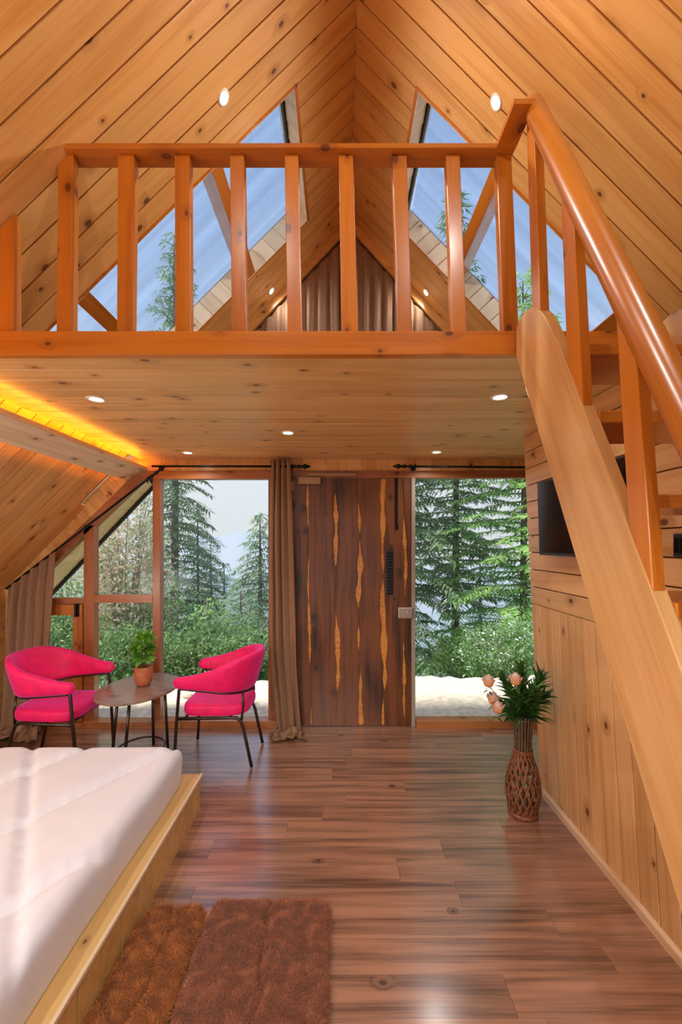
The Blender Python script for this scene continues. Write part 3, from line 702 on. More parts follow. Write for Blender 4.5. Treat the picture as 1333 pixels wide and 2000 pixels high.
# ================================================================ TELEVISION AND SWITCH
tv = tag(empty('television', (1.27, 2.17, 1.76)), 'black flat television mounted on the right pine wall behind the stair', 'television')
TO = tv.location
tl = lambda z: 2.585 + 0.07 * (z - 1.54)
MB().hexa([(1.235, 1.78, 1.54), (1.235, tl(1.54), 1.54), (1.275, tl(1.54), 1.54), (1.275, 1.78, 1.54), (1.235, 1.80, 1.99), (1.235, tl(1.99), 1.99), (1.275, tl(1.99), 1.99), (1.275, 1.80, 1.99)]).build('case', M_bez, tv, off=TO, bevel=0.004)
MB().hexa([(1.233, 1.79, 1.556), (1.233, tl(1.54) - .012, 1.556), (1.236, tl(1.54) - .012, 1.556), (1.236, 1.79, 1.556), (1.233, 1.81, 1.98), (1.233, tl(1.99) - .012, 1.98), (1.236, tl(1.99) - .012, 1.98), (1.236, 1.81, 1.98)]).build('screen', M_screen, tv, off=TO)
MB().box(1.274, 1.312, 2.0, 2.35, 1.62, 1.9).build('wall_bracket', M_black, tv, off=TO)
sw = tag(empty('switch_plate', (1.31, 1.585, 1.60)), 'black switch plate on the pine wall behind the stair treads', 'switch')
MB().box(-0.012, 0.0, -0.07, 0.045, -0.045, 0.045).build('plate', M_bez, sw, bevel=0.004)
for k in range(3): MB().box(-0.016, -0.011, -0.06 + k * 0.034, -0.032 + k * 0.034, -0.03, 0.03).build('rocker', M_screen, sw, bevel=0.002)

# ================================================================ CURTAINS AND RODS
def rod(a, b, lab, fin=(True, True), off=0.0):
    a, b = V(a), V(b); dd = (b - a).normalized(); o = tag(empty('curtain_rod', a), lab, 'curtain rod')
    MB().tube([(0, 0, 0), tuple(b - a)], 0.010, 10).build('pole', M_black, o, smooth=True)
    for on, p, s_ in ((fin[0], V((0, 0, 0)), -1), (fin[1], b - a, 1)):
        if not on: continue
        q_ = dd * s_
        MB().tube([p, p + q_ * .01, p + q_ * .02, p + q_ * .05, p + q_ * .06, p + q_ * .075, p + q_ * .10, p + q_ * .115, p + q_ * .125, p + q_ * .15, p + q_ * .168],
                  [.011, .024, .012, .010, .020, .012, .012, .026, .018, .010, .002], 12).build('finial', M_black, o, smooth=True)
        w_ = D - a.y
        MB().tube([p - q_ * 0.03, p - q_ * 0.03 + V((0, w_ * 0.5, -0.004)), p - q_ * 0.03 + V((0, w_ - 0.004, 0))], 0.007, 8).tube([p - q_ * 0.03 + V((0, w_ - 0.014, 0)), p - q_ * 0.03 + V((0, w_ - 0.003, 0))], 0.024, 12).tube([p - q_ * 0.03 + V((0, 0, -0.03)), p - q_ * 0.03 + V((0, 0, 0.022))], 0.007, 8).build('bracket', M_black, o)
    return o
YR = 3.615; kr_ = YR / FPX
def rx(u): return (u - CX) * kr_
def rz(v): return 1.6 - (v - CY) * kr_
rod((rx(297), YR, rz(910.5)), (rx(570), YR, rz(911)), 'black iron curtain rod with finials above the fixed glass beside the door', (False, True))
rod((rx(805), YR, rz(911)), (rx(1040), YR, rz(913)), 'black iron curtain rod over the glass right of the door', (True, False))
MB_ = None
rod((rx(294), YR, rz(932)), (rx(12), YR, rz(1150)), 'black iron curtain rod slanting down along the roof line', (True, False))

def curtain(name, lab, xl, xr, ztop, yc, folds, amp, seed, nv=70, puddle=None, nu=None, zbot=0.0, group=None):
    """xl(t), xr(t): side edges by height fraction t (0 top, 1 floor); ztop(u): top edge; cloth drawn into folds"""
    nu = nu or folds * 12; mb = MB()
    def fn(u, v):
        vt = min(v / 0.86, 1.0) if puddle else v
        a, b = xl(vt), xr(vt); zt_ = ztop(u); z = zt_ + (zbot + 0.004 - zt_) * vt
        ph = 2 * math.pi * folds * (u + 0.012 * wob(u * 3, seed) * (0.4 + vt)) + 0.9 * wob(vt * 0.8 + u * 2, seed + 1) * vt
        am = amp * (0.45 + 0.55 * min(1, vt * 5)) * (0.75 + 0.35 * wob(u * 2.3, seed + 2))
        y = yc + am * math.sin(ph) + 0.35 * am * math.sin(2.1 * ph + 1 + vt * 2)
        x = a + (b - a) * u + 0.35 * am * math.cos(ph)
        if puddle and v > 0.86:
            t = (v - 0.86) / 0.14; h_, fw, sp = puddle
            y -= fw * t + 0.02 * math.sin(ph * 0.5 + t * 5)
            z = zbot + 0.005 + h_ * abs(math.sin(t * math.pi * 1.5 + 0.4 * math.sin(ph * 0.4))) * (1 - 0.5 * t) * (0.7 + 0.4 * math.sin(ph * 0.37 + seed)) 
            x = x + sp * t * (u - 0.45) + 0.02 * math.sin(ph * 0.3 + 6 * t)
        elif puddle:
            y -= 0.05 * max(0, vt - 0.8) * 5 * 0.3
        return (x, y, z)
    mb.grid(fn, nu, nv)
    xm = (xl(1) + xr(1)) / 2
    o = mb.build(name, M_curt, off=(xm, yc, zbot), smooth=True, solid=0.003); o.location = (xm, yc, zbot)
    return tag(o, lab, 'curtain', group)
def lerp(pts):
    def f(t):
        for (a, x0), (b, x1) in zip(pts, pts[1:]):
            if t <= b: return x0 + (x1 - x0) * (t - a) / (b - a)
        return pts[-1][1]
    return f
curtain('curtain', 'brown curtain gathered into a narrow bundle beside the wooden door', lerp([(0, rx(527)), (0.4, rx(524)), (0.7, rx(525)), (0.93, rx(538)), (1, rx(541))]),
        lerp([(0, rx(566)), (0.3, rx(570)), (0.75, rx(577)), (1, rx(586))]), lambda u: rz(898) - 0.0, YR + 0.0, 4, 0.055, 21, puddle=(0.075, 0.17, 0.10))
def lt(u):
    x = rx(14) + (rx(108) - rx(14)) * u; return rz(1150) + (rz(1077) - rz(1150)) * u
curtain('curtain', 'brown curtain pooling on the floor behind the leftmost pink chair', lerp([(0, rx(14)), (0.5, rx(10)), (1, rx(0))]), lerp([(0, rx(108)), (0.3, rx(103)), (0.65, rx(93)), (1, rx(84))]),
        lt, YR + 0.0, 5, 0.055, 33, puddle=(0.12, 0.24, 0.16))
AX, AZ = XR - 0.02, 4.30
yl = 3.62
curtain('loft_curtain', 'brown loft curtain filling the left half of the gable', lambda t: -1.55, lambda t: AX, lambda u: max(ZF + 0.03, zroof(-1.55 + (AX + 1.55) * u) - 0.115), yl, 17, 0.026, 5, nv=40, zbot=ZF, nu=260)
curtain('loft_curtain', 'brown loft curtain filling the right half of the gable', lambda t: AX + 0.005, lambda t: 1.65, lambda u: max(ZF + 0.03, zroof(AX + (1.65 - AX) * u) - 0.115), yl, 17, 0.026, 9, nv=40, zbot=ZF, nu=260)
for s_, lab in ((-1, 'wooden pelmet strip along the left slope above the loft curtain'), (1, 'wooden pelmet strip along the right slope above the loft curtain')):
    pts = []
    t = TL if s_ < 0 else TR
    P0 = roofpt(s_, 0, 3.60, -0.001); P1 = roofpt(s_, 1.75, 3.60 + DLT * 1.75, -0.001); n_ = rnorm(s_)
    pb = MB().hexa([P0, P1, P1 + V((0, 0.03, 0)), P0 + V((0, 0.03, 0)), P0 + n_ * 0.06, P1 + n_ * 0.06, P1 + n_ * 0.06 + V((0, 0.03, 0)), P0 + n_ * 0.06 + V((0, 0.03, 0))])
    tag(pb.build('trim_3' if s_ < 0 else 'trim_4', M_roof), kind='structure')

# ================================================================ CHAIRS
def make_chair():
    """faces +x; origin on the floor under the seat"""
    r = empty('armchair')
    # curved shell: padded band round the back, lower and thinner at the arm tips
    prof = []
    def path(t):       # t -1..1 along the arm - back - arm
        a = t * 1.0
        hw_, xb, xf = 0.238, -0.238, 0.27
        s = abs(t)
        if s < 0.62:
            an = s / 0.62 * (math.pi / 2); x = xb + 0.215 * (1 - math.cos(an)); y = hw_ * math.sin(an)
        else:
            k = (s - 0.62) / 0.38; x = xb + 0.215 + (xf - xb - 0.215) * k; y = hw_ + 0.004 * math.sin(math.pi * k)
        return x, math.copysign(y, t)
    NU, NC = 56, 16
    vs = []; fs = []
    for i in range(NU + 1):
        t = -1 + 2 * i / NU; s = abs(t); x, y = path(t)
        e_ = 1e-3; x2, y2 = path(min(1, t + e_)); x1, y1 = path(max(-1, t - e_)); tx, ty = x2 - x1, y2 - y1; ln = math.hypot(tx, ty); nx_, ny_ = ty / ln, -tx / ln   # outward
        if nx_ * (x + 0.05) + ny_ * y < 0: nx_, ny_ = -nx_, -ny_
        k = max(0, (s - 0.15) / 0.85); sm = k * k * (3 - 2 * k)
        zt_ = 0.815 - 0.150 * sm - 0.0 * s; zb = 0.520 + 0.065 * min(1, s * 1.1)
        th = 0.030
        if s > 0.95:
            q_ = math.sqrt(max(0, 1 - ((s - 0.95) / 0.05) ** 2)) * 0.75 + 0.25; mid = (zt_ + zb) / 2; zt_ = mid + (zt_ - mid) * q_; zb = mid + (zb - mid) * q_; th *= q_
        for j in range(NC):
            a = 2 * math.pi * j / NC; ca, sa = math.cos(a), math.sin(a)
            cz = math.copysign(abs(sa) ** 0.45, sa); cn = math.copysign(abs(ca) ** 0.7, ca)
            z = (zt_ + zb) / 2 + (zt_ - zb) / 2 * cz
            lean = (z - 0.56) * 0.30 * (1 - 0.6 * s)
            vs.append((x + nx_ * (th * cn + lean), y + ny_ * (th * cn + lean), z))
    for i in range(NU):
        for j in range(NC): fs.append((i * NC + j, i * NC + (j + 1) % NC, (i + 1) * NC + (j + 1) % NC, (i + 1) * NC + j))
    fs += [tuple(range(NC - 1, -1, -1)), tuple(range(NU * NC, NU * NC + NC))]
    MB().add(vs, fs).build('backrest', M_pink, r, smooth=True)
    # seat cushion: rounded block, wider at the front
    def seatf(u, v):
        a = 2 * math.pi * u
        ca, sa = math.cos(a), math.sin(a); e1 = 0.5
        x = 0.24 * math.copysign(abs(ca) ** e1, ca); y = 0.238 * math.copysign(abs(sa) ** e1, sa) * (0.93 + 0.25 * x)
        rings = [(0.0, 0.375), (0.9, 0.375), (0.985, 0.383), (1.0, 0.40), (1.0, 0.425), (0.985, 0.442), (0.93, 0.455), (0.6, 0.462), (0.0, 0.465)]
        k = v * 8; i = min(int(k), 7); f = k - i; s = rings[i][0] * (1 - f) + rings[i + 1][0] * f; z = rings[i][1] * (1 - f) + rings[i + 1][1] * f
        return (x * s + 0.0, y * s, z)
    MB().grid(seatf, 60, 24).build('seat', M_pink, r, smooth=True)
    R_ = 0.0115
    for sy in (-1, 1):
        y = sy * 0.236
        MB().tube([(0.225, y, 0.585), (0.232, y, 0.57), (0.255, y * 0.98, 0.30), (0.272, y * 0.97, 0.008)], R_, 10).build('leg', M_leg, r, smooth=True)
        ps = [(0.24, y * 0.97, 0.363), (-0.12, sy * 0.195, 0.363), (-0.165, sy * 0.182, 0.357), (-0.195, sy * 0.18, 0.335), (-0.215, sy * 0.18, 0.28), (-0.275, sy * 0.183, 0.008)]
        lg = MB().tube(ps, R_, 10).build('leg', M_leg, r, smooth=True)
        MB().tube([(-0.205, sy * 0.16, 0.54), (-0.21, sy * 0.165, 0.45), (-0.20, sy * 0.175, 0.34)], 0.009, 8).build('back_upright', M_leg, r, smooth=True)
    fr = []
    for i in range(41):
        t = -0.93 + 1.86 * i / 40; x, y = path(t); s = abs(t); fr.append((x, y, 0.520 + 0.065 * min(1, s * 1.1) - 0.006))
    MB().tube(fr, 0.0095, 8).build('arm_tube', M_leg, r, smooth=True)
    MB().tube([(-0.12, -0.195, 0.363), (-0.12, 0.195, 0.363)], 0.009, 8).build('seat_tube', M_leg, r, smooth=True)
    MB().tube([(0.2, -0.225, 0.363), (0.2, 0.225, 0.363)], 0.009, 8).build('seat_tube', M_leg, r, smooth=True)
    return r
ch1 = make_chair()
ch1.location = (-2.065, 3.11, 0); ch1.rotation_euler = (0, 0, math.radians(-1))
tag(ch1, 'pink velvet armchair turned towards the table from the pooled curtain side', 'chair', 'pink velvet armchairs at the coffee table')
ch2 = copy_tree(ch1); ch2.location = (-0.895, 3.21, 0); ch2.rotation_euler = (0, 0, math.pi + math.radians(-2))
tag(ch2, 'pink velvet armchair between the coffee table and the gathered door curtain', 'chair', 'pink velvet armchairs at the coffee table')

# ================================================================ COFFEE TABLE AND PLANT
tb = tag(empty('coffee_table', (-1.525, 3.21, 0)), 'low oval coffee table with grey-brown top and dark metal legs', 'table')
el = [(0.278 * math.cos(2 * math.pi * k / 56), 0.352 * math.sin(2 * math.pi * k / 56)) for k in range(56)]
al = math.radians(-6); el = [(x * math.cos(al) - y * math.sin(al), x * math.sin(al) + y * math.cos(al)) for x, y in el]
MB().prism([(x, y, 0.500) for x, y in el], (0, 0, 0.02)).build('tabletop', M_ttop, tb, bevel=0.003)
for fx, fy, tx, ty in ((-0.165, -0.085, -0.12, -0.08), (-0.015, -0.20, 0.012, -0.17), (0.04, 0.155, 0.04, 0.135), (0.178, 0.098, 0.155, 0.09)):
    MB().tube([(fx, fy, 0.004), (tx, ty, 0.50)], 0.0115, 10).build('leg', M_leg, tb, smooth=True)
MB().tube([(0.012 + 0.17 * math.cos(2 * math.pi * k / 40), -0.01 + 0.19 * math.sin(2 * math.pi * k / 40), 0.055) for k in range(40)], 0.008, 8, closed=True).build('foot_ring', M_leg, tb, smooth=True)

def leaf_mesh(name, Ln, Wd, mat, curl=0.2, fold=0.25, n=6, tipw=0.6):
    vs = []; fs = []
    for i in range(n + 1):
        t = i / n; w_ = Wd / 2 * (math.sin(math.pi * min(1, t ** tipw)) if 0 < t < 1 else 0.02)
        z = -curl * Ln * t * t; x = Ln * t
        vs += [(x, -w_, z + fold * w_), (x, 0, z), (x, w_, z + fold * w_)]
    for i in range(n):
        b = i * 3; fs += [(b, b + 1, b + 4, b + 3), (b + 1, b + 2, b + 5, b + 4)]
    return MB().add(vs, fs).mesh(name, mat, True)
def place_leaf(me, parent, p, direction, roll=0.0, sc=1.0):
    o = bpy.data.objects.new('leaf', me); COL.objects.link(o); o.parent = parent
    d_ = V(direction).normalized(); q_ = d_.to_track_quat('X', 'Z')
    o.matrix_local = Matrix.Translation(V(p)) @ q_.to_matrix().to_4x4() @ Matrix.Rotation(roll, 4, 'X') @ Matrix.Scale(sc, 4)
    return o
pp = tag(empty('potted_plant', (-1.505, 3.235, 0.521)), 'small leafy green plant in a terracotta pot on the oval table', 'plant')
MB().lathe([(0.030, 0.0), (0.046, 0.004), (0.060, 0.03), (0.067, 0.065), (0.068, 0.10), (0.064, 0.148), (0.058, 0.150), (0.057, 0.142), (0.061, 0.10), (0.05, 0.03)], n=36).build('pot', M_terra, pp, smooth=True)
MB().lathe([(0.0585, 0.12), (0.0585, 0.128), (0.02, 0.134), (0.001, 0.135)], n=24).build('soil', M_soil, pp, smooth=True)
rr = random.Random(3)
stems = MB(); tips = []
for k in range(5):
    a = k * 1.26; r0 = 0.012; q1 = (0.045 * math.cos(a), 0.045 * math.sin(a), 0.30 + 0.03 * rr.random())
    stems.tube([(r0 * math.cos(a), r0 * math.sin(a), 0.12), (0.018 * math.cos(a), 0.018 * math.sin(a), 0.22), q1], [0.003, 0.0025, 0.0015], 6); tips.append(q1)
stems.build('stem', M_stem, pp, smooth=True)
lm1 = leaf_mesh('leaf', 0.10, 0.06, M_pot, 0.25, 0.3, 6, 0.75)
for k in range(105):
    a = rr.uniform(0, 6.28); h_ = rr.uniform(0.205, 0.365); rad = 0.05 * math.sin(math.pi * (h_ - 0.17) / 0.24) + 0.008
    el_ = rr.uniform(-0.3, 0.75) + (0.7 if h_ > 0.335 else 0)
    place_leaf(lm1, pp, (rad * 0.5 * math.cos(a), rad * 0.5 * math.sin(a), h_), (math.cos(a) * math.cos(el_), math.sin(a) * math.cos(el_), math.sin(el_)), rr.uniform(-0.6, 0.6), rr.uniform(0.6, 1.0))

# ================================================================ VASE AND BOUQUET
vz = tag(empty('floor_vase', (1.098, 2.50, 0)), 'tall woven rattan floor vase with open lattice body standing by the pine wall', 'vase')
def vr(z):
    P_ = [(0.0, 0.078), (0.03, 0.080), (0.06, 0.086), (0.11, 0.096), (0.16, 0.099), (0.22, 0.092), (0.28, 0.078), (0.34, 0.060), (0.385, 0.0485), (0.43, 0.047), (0.50, 0.051), (0.57, 0.058)]
    for (a, x0), (b, x1) in zip(P_, P_[1:]):
        if z <= b:
            t = (z - a) / (b - a); return x0 + (x1 - x0) * t
    return P_[-1][1]
MB().lathe([(0.070, 0.0), (0.084, 0.004), (0.086, 0.018), (0.082, 0.03), (0.07, 0.03)], n=36).build('base_band', M_weave, vz, smooth=True)
for turn, nm in ((1, 'weave_strip'), (-1, 'weave_strip')):
    for k in range(16):
        a0 = 2 * math.pi * k / 16; vs = []; n = 26
        wd = 0.0145
        for i in range(n + 1):
            t = i / n; z = 0.022 + t * 0.368; r_ = vr(z) + 0.0035 * math.sin(t * math.pi * 11 + (0 if turn > 0 else math.pi)) * 0.8
            a = a0 + turn * t * 1.45; wz = wd * (0.7 + 0.3 * r_ / 0.099)
            da = wz / r_ * 0.5
            for s_ in (-1, 1): vs.append((r_ * math.cos(a + s_ * da), r_ * math.sin(a + s_ * da), z))
        MB().add(vs, [(2 * i, 2 * i + 1, 2 * i + 3, 2 * i + 2) for i in range(n)]).build(nm, M_weave, vz, smooth=True, solid=0.003)
for k in range(18):
    a = 2 * math.pi * k / 18; vs = []
    for i in range(9):
        z = 0.372 + (0.575 - 0.372) * i / 8; r_ = vr(z); da = 0.0062 / r_
        for s_ in (-1, 1): vs.append((r_ * math.cos(a + s_ * da), r_ * math.sin(a + s_ * da), z))
    MB().add(vs, [(2 * i, 2 * i + 1, 2 * i + 3, 2 * i + 2) for i in range(8)]).build('neck_slat', M_slat, vz, smooth=True, solid=0.004)
for z, r_ in ((0.385, 0.052), (0.375, 0.053)): MB().tube([(r_ * math.cos(2 * math.pi * k / 30), r_ * math.sin(2 * math.pi * k / 30), z) for k in range(30)], 0.006, 8, closed=True).build('binding', M_weave, vz, smooth=True)
MB().tube([(0.056 * math.cos(2 * math.pi * k / 30), 0.056 * math.sin(2 * math.pi * k / 30), 0.574) for k in range(30)], 0.005, 8, closed=True).build('rim', M_slat, vz, smooth=True)

bq = tag(empty('flower_bouquet', (1.088, 2.50, 0.57)), 'artificial bouquet of dark strap leaves and peach blooms in the rattan vase', 'bouquet')
MB().tube([(0.005, 0, -0.52), (0, 0.004, -0.2), (0, 0, 0.04)], 0.012, 8).tube([(-0.015, 0.01, -0.5), (0.01, 0, 0.0)], 0.008, 8).build('stem', M_stem, bq, smooth=True)
lms = [leaf_mesh('leaf', 0.15, 0.034, M_lf, 0.16, 0.5, 7, 0.55), leaf_mesh('leaf', 0.12, 0.030, M_lf, 0.05, 0.5, 7, 0.55), leaf_mesh('leaf', 0.11, 0.036, M_lf, 0.3, 0.4, 7, 0.6)]
lmy = leaf_mesh('leaf', 0.10, 0.032, M_lfy, 0.2, 0.4, 7, 0.6)
rr = random.Random(9)
sprigs = [((0.0, 0.02, 1.0), 0.31, 84), ((0.42, -0.1, 1.0), 0.28, 76), ((-0.45, 0.0, 0.95), 0.27, 72), ((0.15, -0.55, 1.0), 0.23, 60), ((-0.3, -0.5, 0.8), 0.20, 56), ((0.3, 0.5, 0.8), 0.24, 30), ((-0.8, -0.2, 0.6), 0.18, 44), ((0.75, -0.25, 0.8), 0.20, 54)]
for dr, Ls, cnt in sprigs:
    d_ = V(dr).normalized(); oth = d_.orthogonal().normalized(); ot2 = d_.cross(oth)
    MB().tube([(0, 0, -0.02), tuple(d_ * Ls * 0.5 + V((0, 0, 0.01))), tuple(d_ * Ls)], [0.005, 0.004, 0.002], 6).build('sprig', M_stem, bq, smooth=True)
    for k in range(cnt):
        t = (k + 0.5) / cnt; a = k * 2.399 + rr.uniform(-0.3, 0.3); sp = 0.95 - 0.55 * t
        ld_ = d_ * (1 - sp * 0.35) + (oth * math.cos(a) + ot2 * math.sin(a)) * sp
        place_leaf(rr.choice(lms), bq, d_ * Ls * t, ld_, rr.uniform(-0.5, 0.5), rr.uniform(0.6, 1.0) * (1 - 0.25 * t))
for p, d_ in (((0.055, -0.07, 0.09), (0.7, -0.5, 0.3)), ((0.02, -0.06, 0.12), (0.5, -0.6, 0.4)), ((0.09, -0.05, 0.02), (0.9, -0.3, 0.0))):
    place_leaf(lmy, bq, p, d_, 0.2, 0.9)
pet = leaf_mesh('petal', 0.058, 0.042, M_petal, -0.28, 0.5, 5, 0.8)
def bloom(u, v, d_):
    s_ = FPX / d_; c = V(((u - CX) / s_ - 1.098, d_ - 2.50, 1.6 - (v - CY) / s_ - 0.57))
    r = empty('bloom', c, parent=bq); rr2 = random.Random(int(u))
    MB().lathe([(0.004, -0.028), (0.022, -0.02), (0.030, 0.0), (0.025, 0.018), (0.010, 0.028), (0.001, 0.029)], n=16).build('core', M_core, r, smooth=True)
    for ring, (n, el_, z) in enumerate(((9, 0.55, -0.016), (8, 0.95, -0.012), (6, 1.25, -0.006))):
        for k in range(n):
            a = 2 * math.pi * (k + 0.5 * ring) / n
            o = place_leaf(pet, r, (0.008 * math.cos(a), 0.008 * math.sin(a), z), (math.cos(a) * math.cos(el_), math.sin(a) * math.cos(el_), math.sin(el_)), 0, rr2.uniform(0.75, 0.95)); o.name = 'petal'
    MB().tube([(0, 0, -0.02), tuple(-c * 0.5 + V((0, 0, -0.02))), tuple(-c + V((0, 0, -0.0)))], 0.0025, 6).build('stalk', M_stem, r, smooth=True)
    for k in range(4):
        a = k * 1.7; place_leaf(lms[2], r, (0, 0, -0.03 - 0.008 * k), (math.cos(a), math.sin(a), -0.1), 0, 0.35)
bloom(958, 1333, 2.44); bloom(967, 1366, 2.46); bloom(976, 1384, 2.42); bloom(1011, 1329, 2.38)

# ================================================================ BED
BX, BE, BZ = -0.842, 2.555, 0.205
bed = tag(empty('platform_bed', (-1.87, 1.1, 0)), 'low pine platform bed clad in upright boards', 'bed')
BO = bed.location
MB().box(-2.93, BX - 0.02, -0.6, BE - 0.02, 0.0, BZ - 0.022).build('core', M_back, bed, off=BO)
ys = [BE, 2.43, 2.292, 2.163, 2.02, 1.897, 1.765, 1.627, 1.490, 1.355]
while ys[-1] > -0.5: ys.append(ys[-1] - 0.135)
GAP = 0.005
for a, b in zip(ys, ys[1:]): plank(bed, M_bedz, (BX - BO.x, (a + b) / 2 - BO.y, 0.0), (0, 0, 1), (1, 0, 0), BZ - 0.022, a - b, T=0.018, c=0.001, name='board')
x = BX
while x > -2.85:
    plank(bed, M_bedz, (x - 0.0675 - BO.x, BE - BO.y, 0.0), (0, 0, 1), (0, 1, 0), BZ - 0.022, 0.135, T=0.018, c=0.001, name='board'); x -= 0.135
MB().box(BX - 0.17, BX + 0.006, -0.6, BE + 0.006, BZ - 0.022, BZ).build('top_board', M_bedy, bed, off=BO, bevel=0.003)
MB().box(-2.93, BX - 0.17, BE - 0.15, BE + 0.006, BZ - 0.022, BZ).build('top_board', M_bedy, bed, off=BO, bevel=0.003)
MB().box(BX - 0.003, BX + 0.012, -0.6, BE + 0.010, BZ - 0.016, BZ + 0.003).build('edge_moulding', M_cove, bed, off=BO, bevel=0.003)
mq = MB(); MX0, MX1, MY0, MY1 = -2.86, -0.905, -0.5, 2.475
def seamd(x, y):
    g = 0.0
    nx_, ny_ = -0.866, 0.5
    s1 = (x + 0.976) * nx_ + (y - 1.53) * ny_          # family 1, spaced 0.44 m
    k = (s1 / 0.44) - round(s1 / 0.44); d1 = abs(k) * 0.44
    n2 = V((0.825, 0.565)); s2 = (x + 1.74) * n2.x + (y - 2.38) * n2.y
    k2 = (s2 / 1.1) - round(s2 / 1.1); d2 = abs(k2) * 1.1
    return d1, d2, s1, s2
def mf(u, v):
    # rounded-square map: u across (bed wall to room), v along
    U, Vv = u * 2 - 1, v * 2 - 1
    a, b = abs(U), abs(Vv)
    def edge(t):            # returns (flat position 0..1, drop 0..1)
        e0 = 0.80
        if t < e0: return t / e0 * 0.945, 0.0
        k = (t - e0) / (1 - e0)
        if k < 0.5:
            an = k / 0.5 * math.pi / 2; return 0.945 + 0.055 * math.sin(an), 0.30 * (1 - math.cos(an))
        k = (k - 0.5) / 0.5; return 1.0 - 0.018 * k * k, 0.30 + 0.70 * k
    fx_, dx_ = edge(a); fy_, dy_ = edge(b)
    drop = max(dx_, dy_) if min(dx_, dy_) < 0.01 else min(1.0, math.hypot(dx_, dy_))
    x = (MX0 + MX1) / 2 + math.copysign(fx_, U) * (MX1 - MX0) / 2; y = (MY0 + MY1) / 2 + math.copysign(fy_, Vv) * (MY1 - MY0) / 2
    if dx_ > 0 and dy_ > 0:       # rounded corner
        sh_ = 0.03 * min(dx_, dy_) * 3
        x -= math.copysign(min(0.05, sh_), U); y -= math.copysign(min(0.05, sh_), Vv)
    z = 0.432 - drop * (0.432 - BZ - 0.003)
    d1, d2, s1, s2 = seamd(x, y)
    w_ = 1 if drop < 0.35 else max(0, 1 - (drop - 0.35) * 2)
    pf = 0.030 * (1 - math.exp(-(d1 / 0.030) ** 2)) + 0.020 * (1 - math.exp(-(d2 / 0.024) ** 2))
    wr_ = 0.0022 * math.sin(s2 * 95 + 3 * wob(s1 * 2, 4)) * math.exp(-(d1 / 0.045) ** 2) + 0.0018 * math.sin(s1 * 85 + 2 * wob(s2 * 2, 5)) * math.exp(-(d2 / 0.06) ** 2)
    z += w_ * (pf - 0.044 + wr_) + 0.004 * wob(x * 0.8 + y * 0.5, 12) * w_
    if drop > 0.05:
        out = 0.007 * wob(y * 0.9 + x, 3, 2)
        if dx_ > dy_: x += math.copysign(out, U)
        else: y += math.copysign(out, Vv)
    return (x, y, z)
mq.grid(mf, 190, 300)
mto = mq.build('mattress', M_white, smooth=True, off=(-1.87, 1.0, BZ)); mto.location = (-1.87, 1.0, BZ)
tag(mto, 'thick white quilted mattress with diagonal stitched seams on the pine platform', 'mattress')

